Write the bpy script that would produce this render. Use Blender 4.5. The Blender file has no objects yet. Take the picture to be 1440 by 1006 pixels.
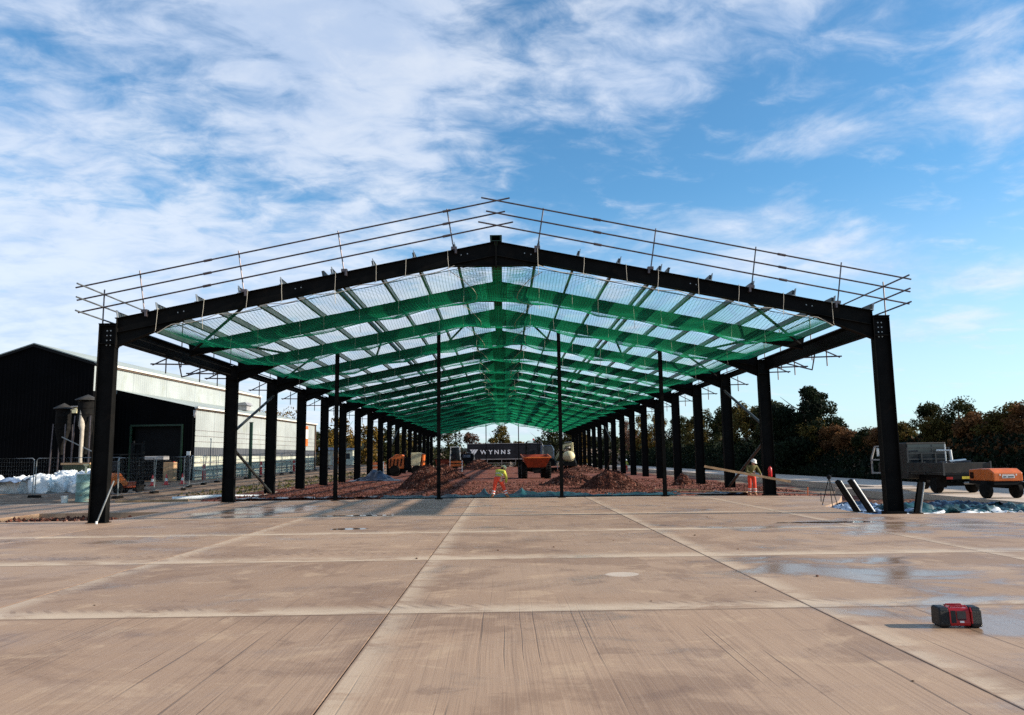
import bpy, bmesh, math, random
import numpy as np
from mathutils import Vector, Matrix, Euler
from mathutils import noise as mnoise
R = math.radians
random.seed(7); RNG = np.random.default_rng(11)
SC = bpy.context.scene
COL = SC.collection

# ------------------------------------------------------------------ camera
cam_d = bpy.data.cameras.new('camera'); cam = bpy.data.objects.new('camera', cam_d); COL.objects.link(cam)
cam_d.sensor_fit = 'HORIZONTAL'; cam_d.sensor_width = 36; cam_d.lens = 26.94
cam_d.clip_start = 0.1; cam_d.clip_end = 3000
_yaw, _pit, _rol = 0.0127, 0.1302, -0.0129
_fw = Vector((math.sin(_yaw)*math.cos(_pit), math.cos(_yaw)*math.cos(_pit), math.sin(_pit)))
_rt = Vector((math.cos(_yaw), -math.sin(_yaw), 0)); _up = _rt.cross(_fw)
_r2 = _rt*math.cos(_rol) + _up*math.sin(_rol); _u2 = _up*math.cos(_rol) - _rt*math.sin(_rol)
M3 = Matrix((_r2, _u2, -_fw)).transposed()
cam.matrix_world = Matrix.Translation((0.163, -23.5465, 1.7755)) @ M3.to_4x4()
SC.camera = cam

# ------------------------------------------------------------------ exposure
SC.view_settings.view_transform = 'Standard'
try: SC.view_settings.look = 'None'
except Exception: pass
SC.view_settings.gamma = 1.0; SC.view_settings.use_curve_mapping = False
SC.view_settings.exposure = 0.75
SC.cycles.use_denoising = False

# ------------------------------------------------------------------ node helpers
class S:
    """a socket with arithmetic"""
    nt = None
    def __init__(s, sock): s.s = sock
    @staticmethod
    def math(op, *a, clamp=False):
        n = S.nt.nodes.new('ShaderNodeMath'); n.operation = op; n.use_clamp = clamp
        for i, v in enumerate(a):
            if isinstance(v, S): S.nt.links.new(v.s, n.inputs[i])
            else: n.inputs[i].default_value = v
        return S(n.outputs[0])
    def __add__(a, b): return S.math('ADD', a, b)
    __radd__ = __add__
    def __sub__(a, b): return S.math('SUBTRACT', a, b)
    def __rsub__(a, b): return S.math('SUBTRACT', b, a)
    def __mul__(a, b): return S.math('MULTIPLY', a, b)
    __rmul__ = __mul__
    def __truediv__(a, b): return S.math('DIVIDE', a, b)
    def clamp(a): return S.math('ADD', a, 0.0, clamp=True)
def smooth(v, lo, hi):
    n = S.nt.nodes.new('ShaderNodeMapRange'); n.interpolation_type = 'SMOOTHSTEP'
    S.nt.links.new(v.s, n.inputs[0]); n.inputs[1].default_value = lo; n.inputs[2].default_value = hi
    return S(n.outputs[0])
def comb(x, y, z=0.0):
    n = S.nt.nodes.new('ShaderNodeCombineXYZ')
    for i, v in enumerate((x, y, z)):
        if isinstance(v, S): S.nt.links.new(v.s, n.inputs[i])
        else: n.inputs[i].default_value = v
    return S(n.outputs[0])
def sep(v):
    n = S.nt.nodes.new('ShaderNodeSeparateXYZ'); S.nt.links.new(v.s, n.inputs[0])
    return [S(o) for o in n.outputs]
def nz(vec, scale=1.0, detail=4.0, rough=0.55, dist=0.0):
    n = S.nt.nodes.new('ShaderNodeTexNoise'); S.nt.links.new(vec.s, n.inputs['Vector'])
    n.inputs['Scale'].default_value = scale; n.inputs['Detail'].default_value = detail
    n.inputs['Roughness'].default_value = rough; n.inputs['Distortion'].default_value = dist
    return S(n.outputs[0])
def vor(vec, scale, feature='F1', out='Distance'):
    n = S.nt.nodes.new('ShaderNodeTexVoronoi'); n.feature = feature
    S.nt.links.new(vec.s, n.inputs['Vector']); n.inputs['Scale'].default_value = scale
    return S(n.outputs[out])
def mixc(f, a, b, mode='MIX'):
    n = S.nt.nodes.new('ShaderNodeMix'); n.data_type = 'RGBA'; n.blend_type = mode
    for i, v in ((0, f), (6, a), (7, b)):
        if isinstance(v, S): S.nt.links.new(v.s, n.inputs[i])
        elif i == 0: n.inputs[0].default_value = v
        else: n.inputs[i].default_value = (*v, 1)
    return S(n.outputs[2])
def geo(out='Position'):
    n = S.nt.nodes.new('ShaderNodeNewGeometry'); return S(n.outputs[out])
def objc():
    n = S.nt.nodes.new('ShaderNodeTexCoord'); return S(n.outputs['Object'])
def gauss(v, c, w):
    d = (v - c) / w
    return S.math('POWER', 2.71828, (d*d)*-1.0)
def bump(h, strength, dist=0.02):
    n = S.nt.nodes.new('ShaderNodeBump'); S.nt.links.new(h.s, n.inputs['Height'])
    n.inputs['Strength'].default_value = strength; n.inputs['Distance'].default_value = dist
    return S(n.outputs[0])
def new_mat(name):
    m = bpy.data.materials.new(name); m.use_nodes = True; S.nt = m.node_tree
    return m, m.node_tree.nodes['Principled BSDF']
def put(b, key, v):
    if isinstance(v, S): S.nt.links.new(v.s, b.inputs[key])
    elif isinstance(v, (tuple, list)): b.inputs[key].default_value = (*v, 1)
    else: b.inputs[key].default_value = v

# ------------------------------------------------------------------ world: Nishita sky with clouds, sun low on the right
SUN_EL, SUN_AZ = R(21.5), R(94.5)      # azimuth clockwise from +Y (the building axis)
W = bpy.data.worlds.new('World'); SC.world = W; W.use_nodes = True
S.nt = W.node_tree
bg = W.node_tree.nodes['Background']; bg.inputs['Strength'].default_value = 0.071
sky = S.nt.nodes.new('ShaderNodeTexSky'); sky.sky_type = 'NISHITA'; sky.sun_disc = False
sky.sun_elevation = SUN_EL; sky.sun_rotation = SUN_AZ
sky.air_density = 1.0; sky.dust_density = 0.6; sky.ozone_density = 2.0
_tc = S.nt.nodes.new('ShaderNodeTexCoord'); dv = S(_tc.outputs['Generated'])
dx, dy, dz = sep(dv)
az = S.math('ARCTAN2', dx, dy) * 57.2958
el = S.math('ARCSINE', dz) * 57.2958
dzc = S.math('MAXIMUM', dz, 0.0) + 0.20
pu, pv = dx/dzc, dy/dzc
n_big = nz(comb(pu*0.5, pv*0.5, 3.0), 1.0, 3, .5, .3)
n_mid = nz(comb(pu*1.5 + pv*0.5, pv*2.1 - pu*.2, 0.7), 1.5, 8, .60, .5)
n_puff = nz(comb(pu*4.2 - pv*.8, pv*5.6, 5.0), 2.0, 6, .60, .45)
n_wisp = nz(comb(az*0.075 + el*.03, el*0.21 - az*0.026, 2.0), 1.0, 8, .60, .55)
n_str = nz(comb(az*0.10, el*0.55 - az*0.05, 7.0), 1.0, 6, .6, .4)
def blob(a, e, sa, se, k): return gauss(az, a, sa) * gauss(el, e, se) * k
left = smooth(az*-1.0, -20.0, 16.0)
dens_a = n_mid*0.52 + n_puff*0.50 + n_big*0.16 + left*0.17 - 0.665 \
    + blob(-9, 29, 7, 6, .17) + blob(-30, 9, 22, 6, .17) + blob(9, 28, 7, 4.5, .10) + blob(20, 30, 9, 4.5, .10) \
    - blob(-28, 25, 6, 2.6, .07) - blob(-20, 20.5, 4, 1.6, .08) - blob(3.2, 25, 4.5, 8, .06) - blob(17, 19, 8, 4, .05)
c_a = smooth(dens_a, -0.09, 0.20)
dens_b = n_wisp*.8 + n_puff*.12 + n_str*.14 - 0.665 + blob(24, 21.5, 5, 2.4, .20) + blob(35, 22.5, 6, 5, .19) + blob(20, 16.1, 9, 1.0, .18) \
    + blob(21, 13.2, 11, 1.9, .27) + blob(32, 11.0, 6, 1.3, .24) + blob(29.5, 8.4, 5, 1.0, .23) + blob(27, 26.6, 1.6, .7, .14) \
    + blob(140, 20, 70, 12, .10)
c_b = smooth(dens_b, -0.06, 0.20) * smooth(az, -8.0, 8.0)
cover = S.math('MAXIMUM', c_a*0.77, c_b*0.80)
veil = smooth(el*-1.0, -20.0, -1.0)
shade = nz(comb(pu*1.3, pv*1.9, 9.0), 1.9, 6, .58, .3)
ccol = mixc(smooth(shade*0.55 + n_puff*0.45 - smooth(el, 14., 30.)*.09, .34, .60), (5.2, 6.2, 8.0), (7.4, 7.9, 8.8))
skyc = mixc(1.0, S(sky.outputs[0]), (.84, 1.44, 1.70), 'MULTIPLY')
skyc = mixc(veil*.50, skyc, (7.9, 8.6, 9.6))
fin = mixc(cover, skyc, ccol)
S.nt.links.new(fin.s, bg.inputs['Color'])

# ------------------------------------------------------------------ sun
sd = bpy.data.lights.new('sun', 'SUN'); sd.energy = 5.0; sd.angle = R(0.55); sd.color = (1, .90, .76)
sun = bpy.data.objects.new('sun', sd); COL.objects.link(sun)
to_sun = Vector((math.sin(SUN_AZ)*math.cos(SUN_EL), math.cos(SUN_AZ)*math.cos(SUN_EL), math.sin(SUN_EL)))
sun.rotation_euler = to_sun.to_track_quat('Z', 'Y').to_euler()
sun.location = (60, 0, 40)

# ------------------------------------------------------------------ mesh helpers
class MB:
    def __init__(s): s.v = []; s.f = []; s.mi = []; s.cur = 0
    def add(s, vs, fs):
        o = len(s.v); s.v += [tuple(v) for v in vs]
        s.f += [tuple(i+o for i in f) for f in fs]; s.mi += [s.cur]*len(fs); return s
    def hexa(s, a, b):
        """8 points: bottom loop a (4), top loop b (4)"""
        return s.add(list(a)+list(b), [(3,2,1,0),(4,5,6,7),(0,1,5,4),(1,2,6,5),(2,3,7,6),(3,0,4,7)])
    def box(s, x0, x1, y0, y1, z0, z1):
        return s.hexa([(x0,y0,z0),(x1,y0,z0),(x1,y1,z0),(x0,y1,z0)], [(x0,y0,z1),(x1,y0,z1),(x1,y1,z1),(x0,y1,z1)])
    def bar(s, p, q, w, h, up=(0,0,1)):
        p, q = Vector(p), Vector(q); d = (q-p).normalized(); u = Vector(up)
        if abs(d.dot(u)) > .98: u = Vector((1,0,0))
        r = d.cross(u).normalized()*w/2; u = r.cross(d).normalized()*h/2
        return s.hexa([p-r-u, p+r-u, q+r-u, q-r-u], [p-r+u, p+r+u, q+r+u, q-r+u])
    def ibeam(s, p, q, b, h, tf, tw, up=(0,0,1)):
        p, q = Vector(p), Vector(q); d = (q-p).normalized(); u = Vector(up)
        r = d.cross(u).normalized(); u = r.cross(d).normalized()
        o = u*(h-tf)/2
        s.bar(p+o, q+o, b, tf, up); s.bar(p-o, q-o, b, tf, up)
        s.bar(p, q, tw, h-2*tf, up); return s
    def tube(s, pts, r, n=6, caps=True):
        pts = [Vector(p) for p in pts]; rs = r if isinstance(r, (list, tuple)) else [r]*len(pts)
        rings = []; ref = None
        for i, p in enumerate(pts):
            d = (pts[min(i+1, len(pts)-1)] - pts[max(i-1, 0)]).normalized()
            if ref is None: ref = Vector((0,0,1)) if abs(d.z) < .9 else Vector((1,0,0))
            a = d.cross(ref).normalized(); b = d.cross(a).normalized(); ref = -(d.cross(a)) if False else ref
            rings.append([p + (a*math.cos(2*math.pi*k/n) + b*math.sin(2*math.pi*k/n))*rs[i] for k in range(n)])
        vs = [v for ring in rings for v in ring]; fs = []
        for i in range(len(pts)-1):
            for k in range(n):
                fs.append((i*n+k, (i+1)*n+k, (i+1)*n+(k+1) % n, i*n+(k+1) % n))
        if caps: fs += [tuple(range(n)), tuple(range(len(vs)-1, len(vs)-n-1, -1))]
        return s.add(vs, fs)
    def lathe(s, prof, n=16, c=(0,0,0), axis='z', caps=True):
        """prof: (radius, height) list"""
        vs = []
        for r, h in prof:
            for k in range(n):
                a = 2*math.pi*k/n; x, y = r*math.cos(a), r*math.sin(a)
                p = (x, y, h) if axis == 'z' else ((h, x, y) if axis == 'x' else (x, h, y))
                vs.append((p[0]+c[0], p[1]+c[1], p[2]+c[2]))
        fs = []
        for i in range(len(prof)-1):
            for k in range(n):
                f = (i*n+k, i*n+(k+1) % n, (i+1)*n+(k+1) % n, (i+1)*n+k)
                fs.append(f if axis != 'y' else f[::-1])
        if caps: fs += [tuple(range(n))[::-1], tuple((len(prof)-1)*n+k for k in range(n))]
        return s.add(vs, fs)
    def prism(s, poly, a, b, axis='y'):
        """extrude a 2-D polygon: axis y -> poly in xz; x -> poly in yz; z -> poly in xy"""
        def P(p, h): return {'y': (p[0], h, p[1]), 'x': (h, p[0], p[1]), 'z': (p[0], p[1], h)}[axis]
        n = len(poly)
        return s.add([P(p, a) for p in poly]+[P(p, b) for p in poly],
                     [tuple(range(n))[::-1], tuple(range(n, 2*n))] + [(i, (i+1) % n, n+(i+1) % n, n+i) for i in range(n)])
    def mesh(s, name, mats, smooth=False, fix=True):
        me = bpy.data.meshes.new(name); me.from_pydata(s.v, [], s.f)
        for m in (mats if isinstance(mats, (list, tuple)) else [mats]): me.materials.append(m)
        if any(s.mi): me.polygons.foreach_set('material_index', s.mi)
        if fix and len(s.f) < 60000:
            bm = bmesh.new(); bm.from_mesh(me); bmesh.ops.recalc_face_normals(bm, faces=bm.faces); bm.to_mesh(me); bm.free()
        if smooth:
            me.polygons.foreach_set('use_smooth', [True]*len(me.polygons))
            try: me.set_sharp_from_angle(angle=R(42))
            except Exception: pass
        me.update(); return me
    def build(s, name, mats, parent=None, loc=(0,0,0), smooth=False, bevel=0, fix=True):
        return put_obj(name, s.mesh(name, mats, smooth, fix), parent, loc, bevel)
def put_obj(name, me, parent=None, loc=(0,0,0), bevel=0):
    o = bpy.data.objects.new(name, me); COL.objects.link(o); o.location = loc
    if parent is not None: o.parent = parent
    if bevel:
        b = o.modifiers.new('bevel', 'BEVEL'); b.width = bevel; b.segments = 2; b.limit_method = 'ANGLE'; b.angle_limit = R(40)
    return o
def empty(name, loc=(0,0,0), rz=0):
    o = bpy.data.objects.new(name, None); COL.objects.link(o); o.location = loc; o.rotation_euler = (0,0,rz); o.empty_display_size = .2
    return o
def tag(o, label=None, cat=None, group=None, kind=None):
    if label: o['label'] = label
    if cat: o['category'] = cat
    if group: o['group'] = group
    if kind: o['kind'] = kind
    return o
def dup(o, parent=None, loc=None, rz=None):
    c = o.copy(); COL.objects.link(c)
    if parent is not None: c.parent = parent
    if loc is not None: c.location = loc
    if rz is not None: c.rotation_euler = (0,0,rz)
    for ch in list(o.children): dup(ch, c)
    return c
def nrm(x, y, z=0., s=1.): return mnoise.noise(Vector((x*s, y*s, z*s)))

# ------------------------------------------------------------------ materials
def pm(name, col, rough=.6, metal=0., var=.25, scale=2.5, bmp=0., bs=30., spec=.4, dirt=None, rvar=.12):
    m, b = new_mat(name); c = objc()
    n1 = nz(c, scale, 5, .6); lo = tuple(v*(1-var) for v in col); hi = tuple(min(1, v*(1+var)) for v in col)
    cc = mixc(smooth(n1, .3, .7), lo, hi)
    if dirt:
        n2 = nz(c, scale*2.3, 6, .65, .4); cc = mixc(smooth(n2, .52, .72)*dirt[1], cc, dirt[0])
    put(b, 'Base Color', cc); put(b, 'Metallic', metal); put(b, 'Specular IOR Level', spec)
    put(b, 'Roughness', (n1*rvar*2 + (rough-rvar)).clamp())
    if bmp: put(b, 'Normal', bump(nz(c, bs, 4, .6), bmp, .01))
    return m
RUST = ((.16,.06,.025), .5)
M = {}
M['steel'] = pm('dark_steel', (.0062,.0060,.0058), .6, 0, .4, 1.2, .1, 25, .04, ((.018,.013,.010), .5))
M['galv'] = pm('galvanised', (.22,.23,.23), .45, .7, .25, 3, 0)
M['purlin'] = pm('weathered_purlin', (.05,.055,.05), .5, .4, .3, 3)
M['tube'] = pm('scaffold_tube', (.10,.085,.09), .45, .6, .3, 4, 0, 30, .4, ((.12,.05,.03), .4))
M['rope'] = pm('white_rope', (.40,.37,.31), .8)
M['black'] = pm('black_paint', (.006,.006,.0065), .6, 0, .3, 2, 0, 30, .1)
M['rubber'] = pm('rubber', (.008,.0075,.007), .85, 0, .4, 5, .3, 30, .1, ((.05,.03,.02), .35))
M['orange'] = pm('orange_paint', (.62,.13,.018), .38, 0, .15, 2, 0, 30, .5, ((.25,.09,.04), .35))
M['orange_dirty'] = pm('dirty_orange', (.30,.045,.015), .5, 0, .25, 2, .1, 20, .4, ((.12,.04,.025), .7))
M['white'] = pm('white_paint', (.72,.71,.67), .45, 0, .08, 2, 0, 30, .4, ((.4,.33,.25), .25))
M['alu'] = pm('dull_aluminium', (.34,.32,.31), .5, .3, .2, 2, .05, 20, .4, ((.2,.13,.09), .4))
M['cream'] = pm('cream_paint', (.62,.55,.33), .5, 0, .15, 2, 0, 30, .4, ((.3,.2,.1), .4))
M['red'] = pm('red_paint', (.50,.018,.02), .35, 0, .15, 3)
M['redplastic'] = pm('red_plastic', (.32,.007,.010), .3, 0, .15, 6, .05, 60)
M['blackplastic'] = pm('black_plastic', (.010,.010,.011), .5, 0, .2, 6, .15, 90, .3)
M['grille'] = pm('speaker_mesh', (.014,.014,.015), .6, .3, .4, 160, .6, 220, .3)
M['glass'] = pm('dark_glass', (.02,.025,.03), .08, 0, .2, 2, 0, 30, .8)
M['hivis'] = pm('hi_vis_yellow', (.46,.45,.06), .75, 0, .2, 9, .4, 18)
M['hiviso'] = pm('hi_vis_orange', (.70,.06,.025), .75, 0, .15, 9, .5, 16)
M['reflect'] = pm('reflective_tape', (.62,.60,.55), .4, .2, .1, 9)
M['skin'] = pm('skin', (.42,.22,.15), .55, 0, .12, 9)
M['hair'] = pm('dark_hair', (.03,.02,.014), .7)
M['boot'] = pm('boot_leather', (.30,.14,.06), .7, 0, .3, 9)
M['darkcloth'] = pm('dark_cloth', (.02,.02,.03), .9, 0, .3, 9)
M['timber'] = pm('timber', (.36,.22,.115), .7, 0, .25, 3, .2, 25)
M['plate'] = pm('galv_plate', (.30,.30,.29), .45, .6, .2, 4)
M['greensteel'] = pm('green_steel', (.006,.03,.014), .5, 0, .2, 3)
M['tarp'] = pm('blue_black_tarp', (.006,.012,.028), .25, 0, .6, 2.5, .3, 6, .6)
M['teal'] = pm('teal_sheet', (.008,.045,.05), .4, 0, .6, 1.6, .3, 8, .5)
M['bag'] = pm('white_bag_fabric', (.76,.76,.74), .6, 0, .1, 4, .5, 9)
M['bluesheet'] = pm('blue_grey_sheet', (.16,.22,.32), .35, 0, .4, 2, .3, 6, .5)
M['drum'] = pm('weathered_teal_drum', (.22,.34,.30), .6, 0, .35, 2.2, .1, 15, .3, ((.17,.06,.025), .85))
M['olive'] = pm('olive_bin', (.05,.06,.025), .55, 0, .25, 3)
M['conc'] = pm('precast_concrete', (.36,.31,.25), .85, 0, .2, 3, .3, 20)
M['hivisyel'] = pm('yellow_plastic', (.6,.45,.03), .5)
M['clad_dark'] = pm('black_cladding', (.0028,.0027,.0032), .8, 0, .3, .4, .0, 20, .04)
M['clad_white'] = pm('white_cladding', (.29,.31,.30), .5, 0, .13, .35, 0, 20, .4, ((.24,.25,.19), .5))
M['clad_grey'] = pm('grey_cladding', (.055,.06,.07), .5, 0, .12, .4)
M['block'] = pm('pale_blockwork', (.42,.43,.35), .8, 0, .2, .6, .3, 12, .3, ((.22,.17,.10), .6))
M['roofsheet'] = pm('roof_sheet', (.33,.36,.33), .6, 0, .15, .5)
M['trimw'] = pm('white_trim', (.62,.57,.49), .5, 0, .05, 1)
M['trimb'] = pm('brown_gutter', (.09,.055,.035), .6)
M['trailer'] = pm('black_curtain', (.014,.014,.018), .5, 0, .4, .6, .3, 3, .25)
M['letter'] = pm('white_vinyl', (.88,.88,.88), .5, 0, .02, 1)
M['truck'] = pm('dirty_truck_body', (.034,.031,.027), .6, .0, .3, 2, .05, 20, .2, ((.08,.05,.035), .6))
M['truckframe'] = pm('grubby_frame_steel', (.055,.053,.05), .55, .2, .3, 3)
M['lens_red'] = pm('red_lens', (.35,.02,.015), .25)
M['bark'] = pm('bark', (.07,.05,.035), .9, 0, .35, 3, .6, 12)
M['stem'] = pm('pale_stem', (.28,.25,.2), .85, 0, .2, 3)

def net_mat():
    m, b = new_mat('green_net'); c = objc()
    cc = mixc(nz(c, .35, 3), (.002,.19,.078), (.005,.40,.165))
    put(b, 'Base Color', cc); put(b, 'Roughness', .6); put(b, 'Specular IOR Level', .15)
    tr = S.nt.nodes.new('ShaderNodeBsdfTranslucent'); S.nt.links.new(cc.s, tr.inputs[0])
    mx = S.nt.nodes.new('ShaderNodeMixShader'); mx.inputs[0].default_value = .08
    out = [n_ for n_ in S.nt.nodes if n_.type == 'OUTPUT_MATERIAL'][0]
    S.nt.links.new(b.outputs[0], mx.inputs[1]); S.nt.links.new(tr.outputs[0], mx.inputs[2]); S.nt.links.new(mx.outputs[0], out.inputs[0])
    return m
M['net'] = net_mat()
def leaf_mat(name, c1, c2, c3=None, sc=.7):
    m, b = new_mat(name); c = geo()
    n = nz(c, sc, 4, .65); cc = mixc(smooth(n, .35, .65), c1, c2)
    if c3: cc = mixc(smooth(nz(c, sc*2.7, 4, .6), .52, .66)*.85, cc, c3)
    put(b, 'Base Color', cc); put(b, 'Roughness', .75); put(b, 'Specular IOR Level', .12)
    tr = S.nt.nodes.new('ShaderNodeBsdfTranslucent'); S.nt.links.new(cc.s, tr.inputs[0])
    mx = S.nt.nodes.new('ShaderNodeMixShader'); mx.inputs[0].default_value = .22
    out = [n_ for n_ in S.nt.nodes if n_.type == 'OUTPUT_MATERIAL'][0]
    S.nt.links.new(b.outputs[0], mx.inputs[1]); S.nt.links.new(tr.outputs[0], mx.inputs[2]); S.nt.links.new(mx.outputs[0], out.inputs[0])
    return m
M['leaf_con'] = leaf_mat('conifer_needles', (.006,.011,.006), (.014,.022,.008))
M['leaf_dark'] = leaf_mat('dark_leaves', (.012,.018,.006), (.035,.04,.012), (.07,.05,.012))
M['leaf_olive'] = leaf_mat('olive_leaves', (.04,.034,.008), (.105,.08,.018), (.14,.075,.02))
M['leaf_gold'] = leaf_mat('golden_leaves', (.09,.055,.010), (.20,.115,.018), (.06,.05,.012))
M['leaf_rust'] = leaf_mat('rust_bracken', (.085,.036,.014), (.16,.072,.024), (.045,.03,.012))
M['leaf_red'] = leaf_mat('red_brown_leaves', (.10,.045,.03), (.18,.09,.05), (.22,.17,.14))
M['leaf_grass'] = leaf_mat('grass_blades', (.05,.06,.012), (.10,.09,.02))

# concrete slab: broom texture along Y, damp blotches, pale bands along the joints
def slab_mat():
    m, b = new_mat('brushed_concrete'); P = geo(); x, y, z = sep(P)
    oi = S.nt.nodes.new('ShaderNodeObjectInfo'); rnd = S(oi.outputs['Random'])
    o = rnd*17.
    wob = nz(comb(x*.3, y*.3, 2.), 1, 2)*.07
    xb = x + wob
    st1 = nz(comb(xb*72, y*.6, o), 1, 3, .7)                    # fine brush lines
    st2 = nz(comb(xb*13, y*.16, 3.), 1, 3, .65)                  # broader brush passes
    gro = smooth(nz(comb(xb*26, y*.10, 1.), 1, 1, .5), .665, .71) * smooth(nz(comb(x*.5, y*.25, 8.), 1, 2), .42, .56)
    front = smooth(y*-1.0, 14.2, 14.5)
    iso = nz(comb(x*.42 + o, y*.42, 1.), 1, 8, .66, .35)
    iso2 = nz(comb(x*1.1, y*1.5 + o, 4.), 1, 8, .68, .5)
    tone = nz(comb(x*.13, y*.16, 7.), 1, 5, .6, .4)
    grain = nz(comb(x*38, y*38), 1, 4, .7); grain2 = nz(comb(x*150, y*150), 1, 2, .6)
    edge_n = nz(comb(x*.9, y*2.2, 2.), 1, 7, .68, .4)
    # pale laitance left along the far side of the cross joints, dirt in the joints
    pale = None; dirt = None
    for j, w in ((-14.35, .62), (-9.65, .80), (-4.65, .75), (.9, .5), (10.7, 1.2)):
        d = (y - (j + .04)) / w
        g_ = smooth(d, -.05, .02) * smooth(d*-1.0, -1.0, -.15)
        pale = g_ if pale is None else pale + g_
        q = gauss(y, j, .032); dirt = q if dirt is None else dirt + q
    for j in (-6.15, -1.2, 3.75, 8.7):
        d = (x - (j + .03)) / .42
        pale = pale + smooth(d, -.05, .05) * smooth(d*-1.0, -1.0, -.05)*.75
        dirt = dirt + gauss(x, j, .018)
    pale = (pale * smooth(edge_n, .35, .52)).clamp(); dirt = (dirt * smooth(edge_n, .30, .5)).clamp()
    c = mixc(rnd, (.315,.193,.112), (.395,.245,.142))
    c = mixc(smooth(tone, .35, .65)*.5, c, (.45,.300,.186))
    c = mixc(smooth(iso, .50, .58)*.48, c, (.20,.110,.062))
    c = mixc(smooth(iso2, .55, .64)*.50, c, (.54,.365,.215))
    c = mixc(smooth(iso2*-1.0, -.42, -.33)*.40, c, (.17,.095,.058))
    c = mixc(smooth(st2, .54, .70)*.20, c, (.165,.095,.06))
    c = mixc((front*.16 + .14)*smooth(st1, .50, .66), c, (.155,.088,.054))
    c = mixc((front*.10 + .08)*smooth(st1*-1.0, -.46, -.34), c, (.56,.395,.26))
    c = mixc(gro*(front*.38 + .18), c, (.075,.04,.025))
    c = mixc(pale*.80, c, (.62,.47,.31))
    c = mixc(dirt*.55, c, (.085,.048,.03))
    c = mixc(smooth(grain, .60, .72)*.38, c, (.12,.068,.042)); c = mixc(smooth(grain*-1.0, -.40, -.30)*.25, c, (.60,.45,.31)); c = mixc(smooth(grain2, .6, .8)*.25, c, (.14,.085,.055))
    # damp: broad soft sheen with ragged edges, two small puddles
    area = blob2(x, y, 5.3, -11.6, 1.7, 1.7)*.27 + blob2(x, y, 10.5, -4.6, 4.5, 2.6)*.22 + blob2(x, y, -8.2, 4.6, 2.6, 3.6)*.24 + blob2(x, y, 5.6, -15.2, 1.2, 1.6)*.22 + blob2(x, y, 1.0, 4.5, 6., 3.)*.10 + blob2(x, y, -9., -6., 4., 3.)*.08
    dn = nz(comb(x*.55, y*.8, 4.), 1, 8, .66, .5)
    wet = smooth(dn + area, .56, .74)
    pn = nz(comb(x*2.2, y*2.8, 6.), 1, 6, .62, .3)
    pud = smooth(blob2(x, y, -3.9, -3.2, .80, .36) + pn*.7, .98, 1.03)
    pud = S.math('MAXIMUM', pud, smooth(blob2(x, y, -4.6, 1.6, 2.3, .30) + pn*.9, 1.08, 1.14))
    pud = S.math('MAXIMUM', pud, smooth(blob2(x, y, 8.6, -3.2, 2.4, .35) + pn*.9, 1.13, 1.19))
    c = mixc(wet*.38, c, (.175,.103,.067)); c = mixc(pud*.85, c, (.05,.03,.02))
    # tyre tracks
    for j in (-13.9, -8.55, -5.5):
        trk = smooth(S.math('SINE', x*31. + nz(comb(x, y), .6, 2)*9. + (y-j)*22.), .1, .8) * gauss(y, j, .10) * smooth(nz(comb(x*.3, y*.3, j), 1, 2), .45, .55)
        c = mixc(trk*.5, c, (.16,.09,.055))
    c = mixc(smooth(blob2(x, y, 1.95, -11.6, .30, .26) + pn*.35, .62, .68)*.8, c, (.66,.53,.39))
    c = mixc(1.0, c, (.89,.89,.935), 'MULTIPLY')
    put(b, 'Base Color', c); put(b, 'Specular IOR Level', .5)
    rg = .74 - wet*.40 - pud*.62 - smooth(dn, .42, .58)*.16
    put(b, 'Roughness', S.math('MAXIMUM', rg, .06))
    hgt = st1*.55*(front*.8+.35) + gro*-1.4*(front*.8+.2) + grain*.35 + st2*.25 + iso2*.6
    hgt = hgt*(1.0 - pud)
    put(b, 'Normal', bump(hgt, .36, .006))
    return m
def blob2(x, y, cx, cy, wx, wy): return gauss(x, cx, wx)*gauss(y, cy, wy)
M['slab'] = slab_mat()
def rubble_mat(name, c1, c2, c3, sc=9., bs=.8):
    m, b = new_mat(name); P = geo()
    v1 = vor(P, sc, 'F1', 'Color'); v2 = vor(P, sc); v3 = vor(P, sc*2.6); big = nz(P, .5, 5, .6)
    r, g_, bl = sep(v1)
    c = mixc(r, c1, c2); c = mixc(smooth(g_, .78, .95)*.8, c, c3); c = mixc(smooth(big, .42, .68)*.6, c, c1)
    put(b, 'Base Color', c); put(b, 'Roughness', .92); put(b, 'Specular IOR Level', .15)
    put(b, 'Normal', bump((1.0 - v2)*.7 + (1.0 - v3)*.3, bs, .06)); return m
M['brickrubble'] = rubble_mat('crushed_brick', (.048,.018,.012), (.14,.047,.030), (.30,.16,.115))
M['brickfloor'] = rubble_mat('rolled_brick_hardcore', (.11,.034,.022), (.22,.068,.042), (.32,.17,.12), 6., .55)
M['earth'] = rubble_mat('brown_yard_earth', (.15,.095,.062), (.27,.18,.12), (.36,.28,.2), 3., .35)
M['road'] = pm('concrete_road', (.50,.40,.32), .8, 0, .14, .35, .2, 6)
M['pitsoil'] = rubble_mat('pit_soil', (.05,.028,.018), (.14,.05,.03), (.3,.2,.14), 7., 1.)
M['bank'] = rubble_mat('bank_soil', (.012,.010,.006), (.03,.022,.012), (.05,.03,.015), 2., .8)
M['hill'] = leaf_mat('far_wooded_hill', (.012,.016,.008), (.028,.03,.012), None, .05)

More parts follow.
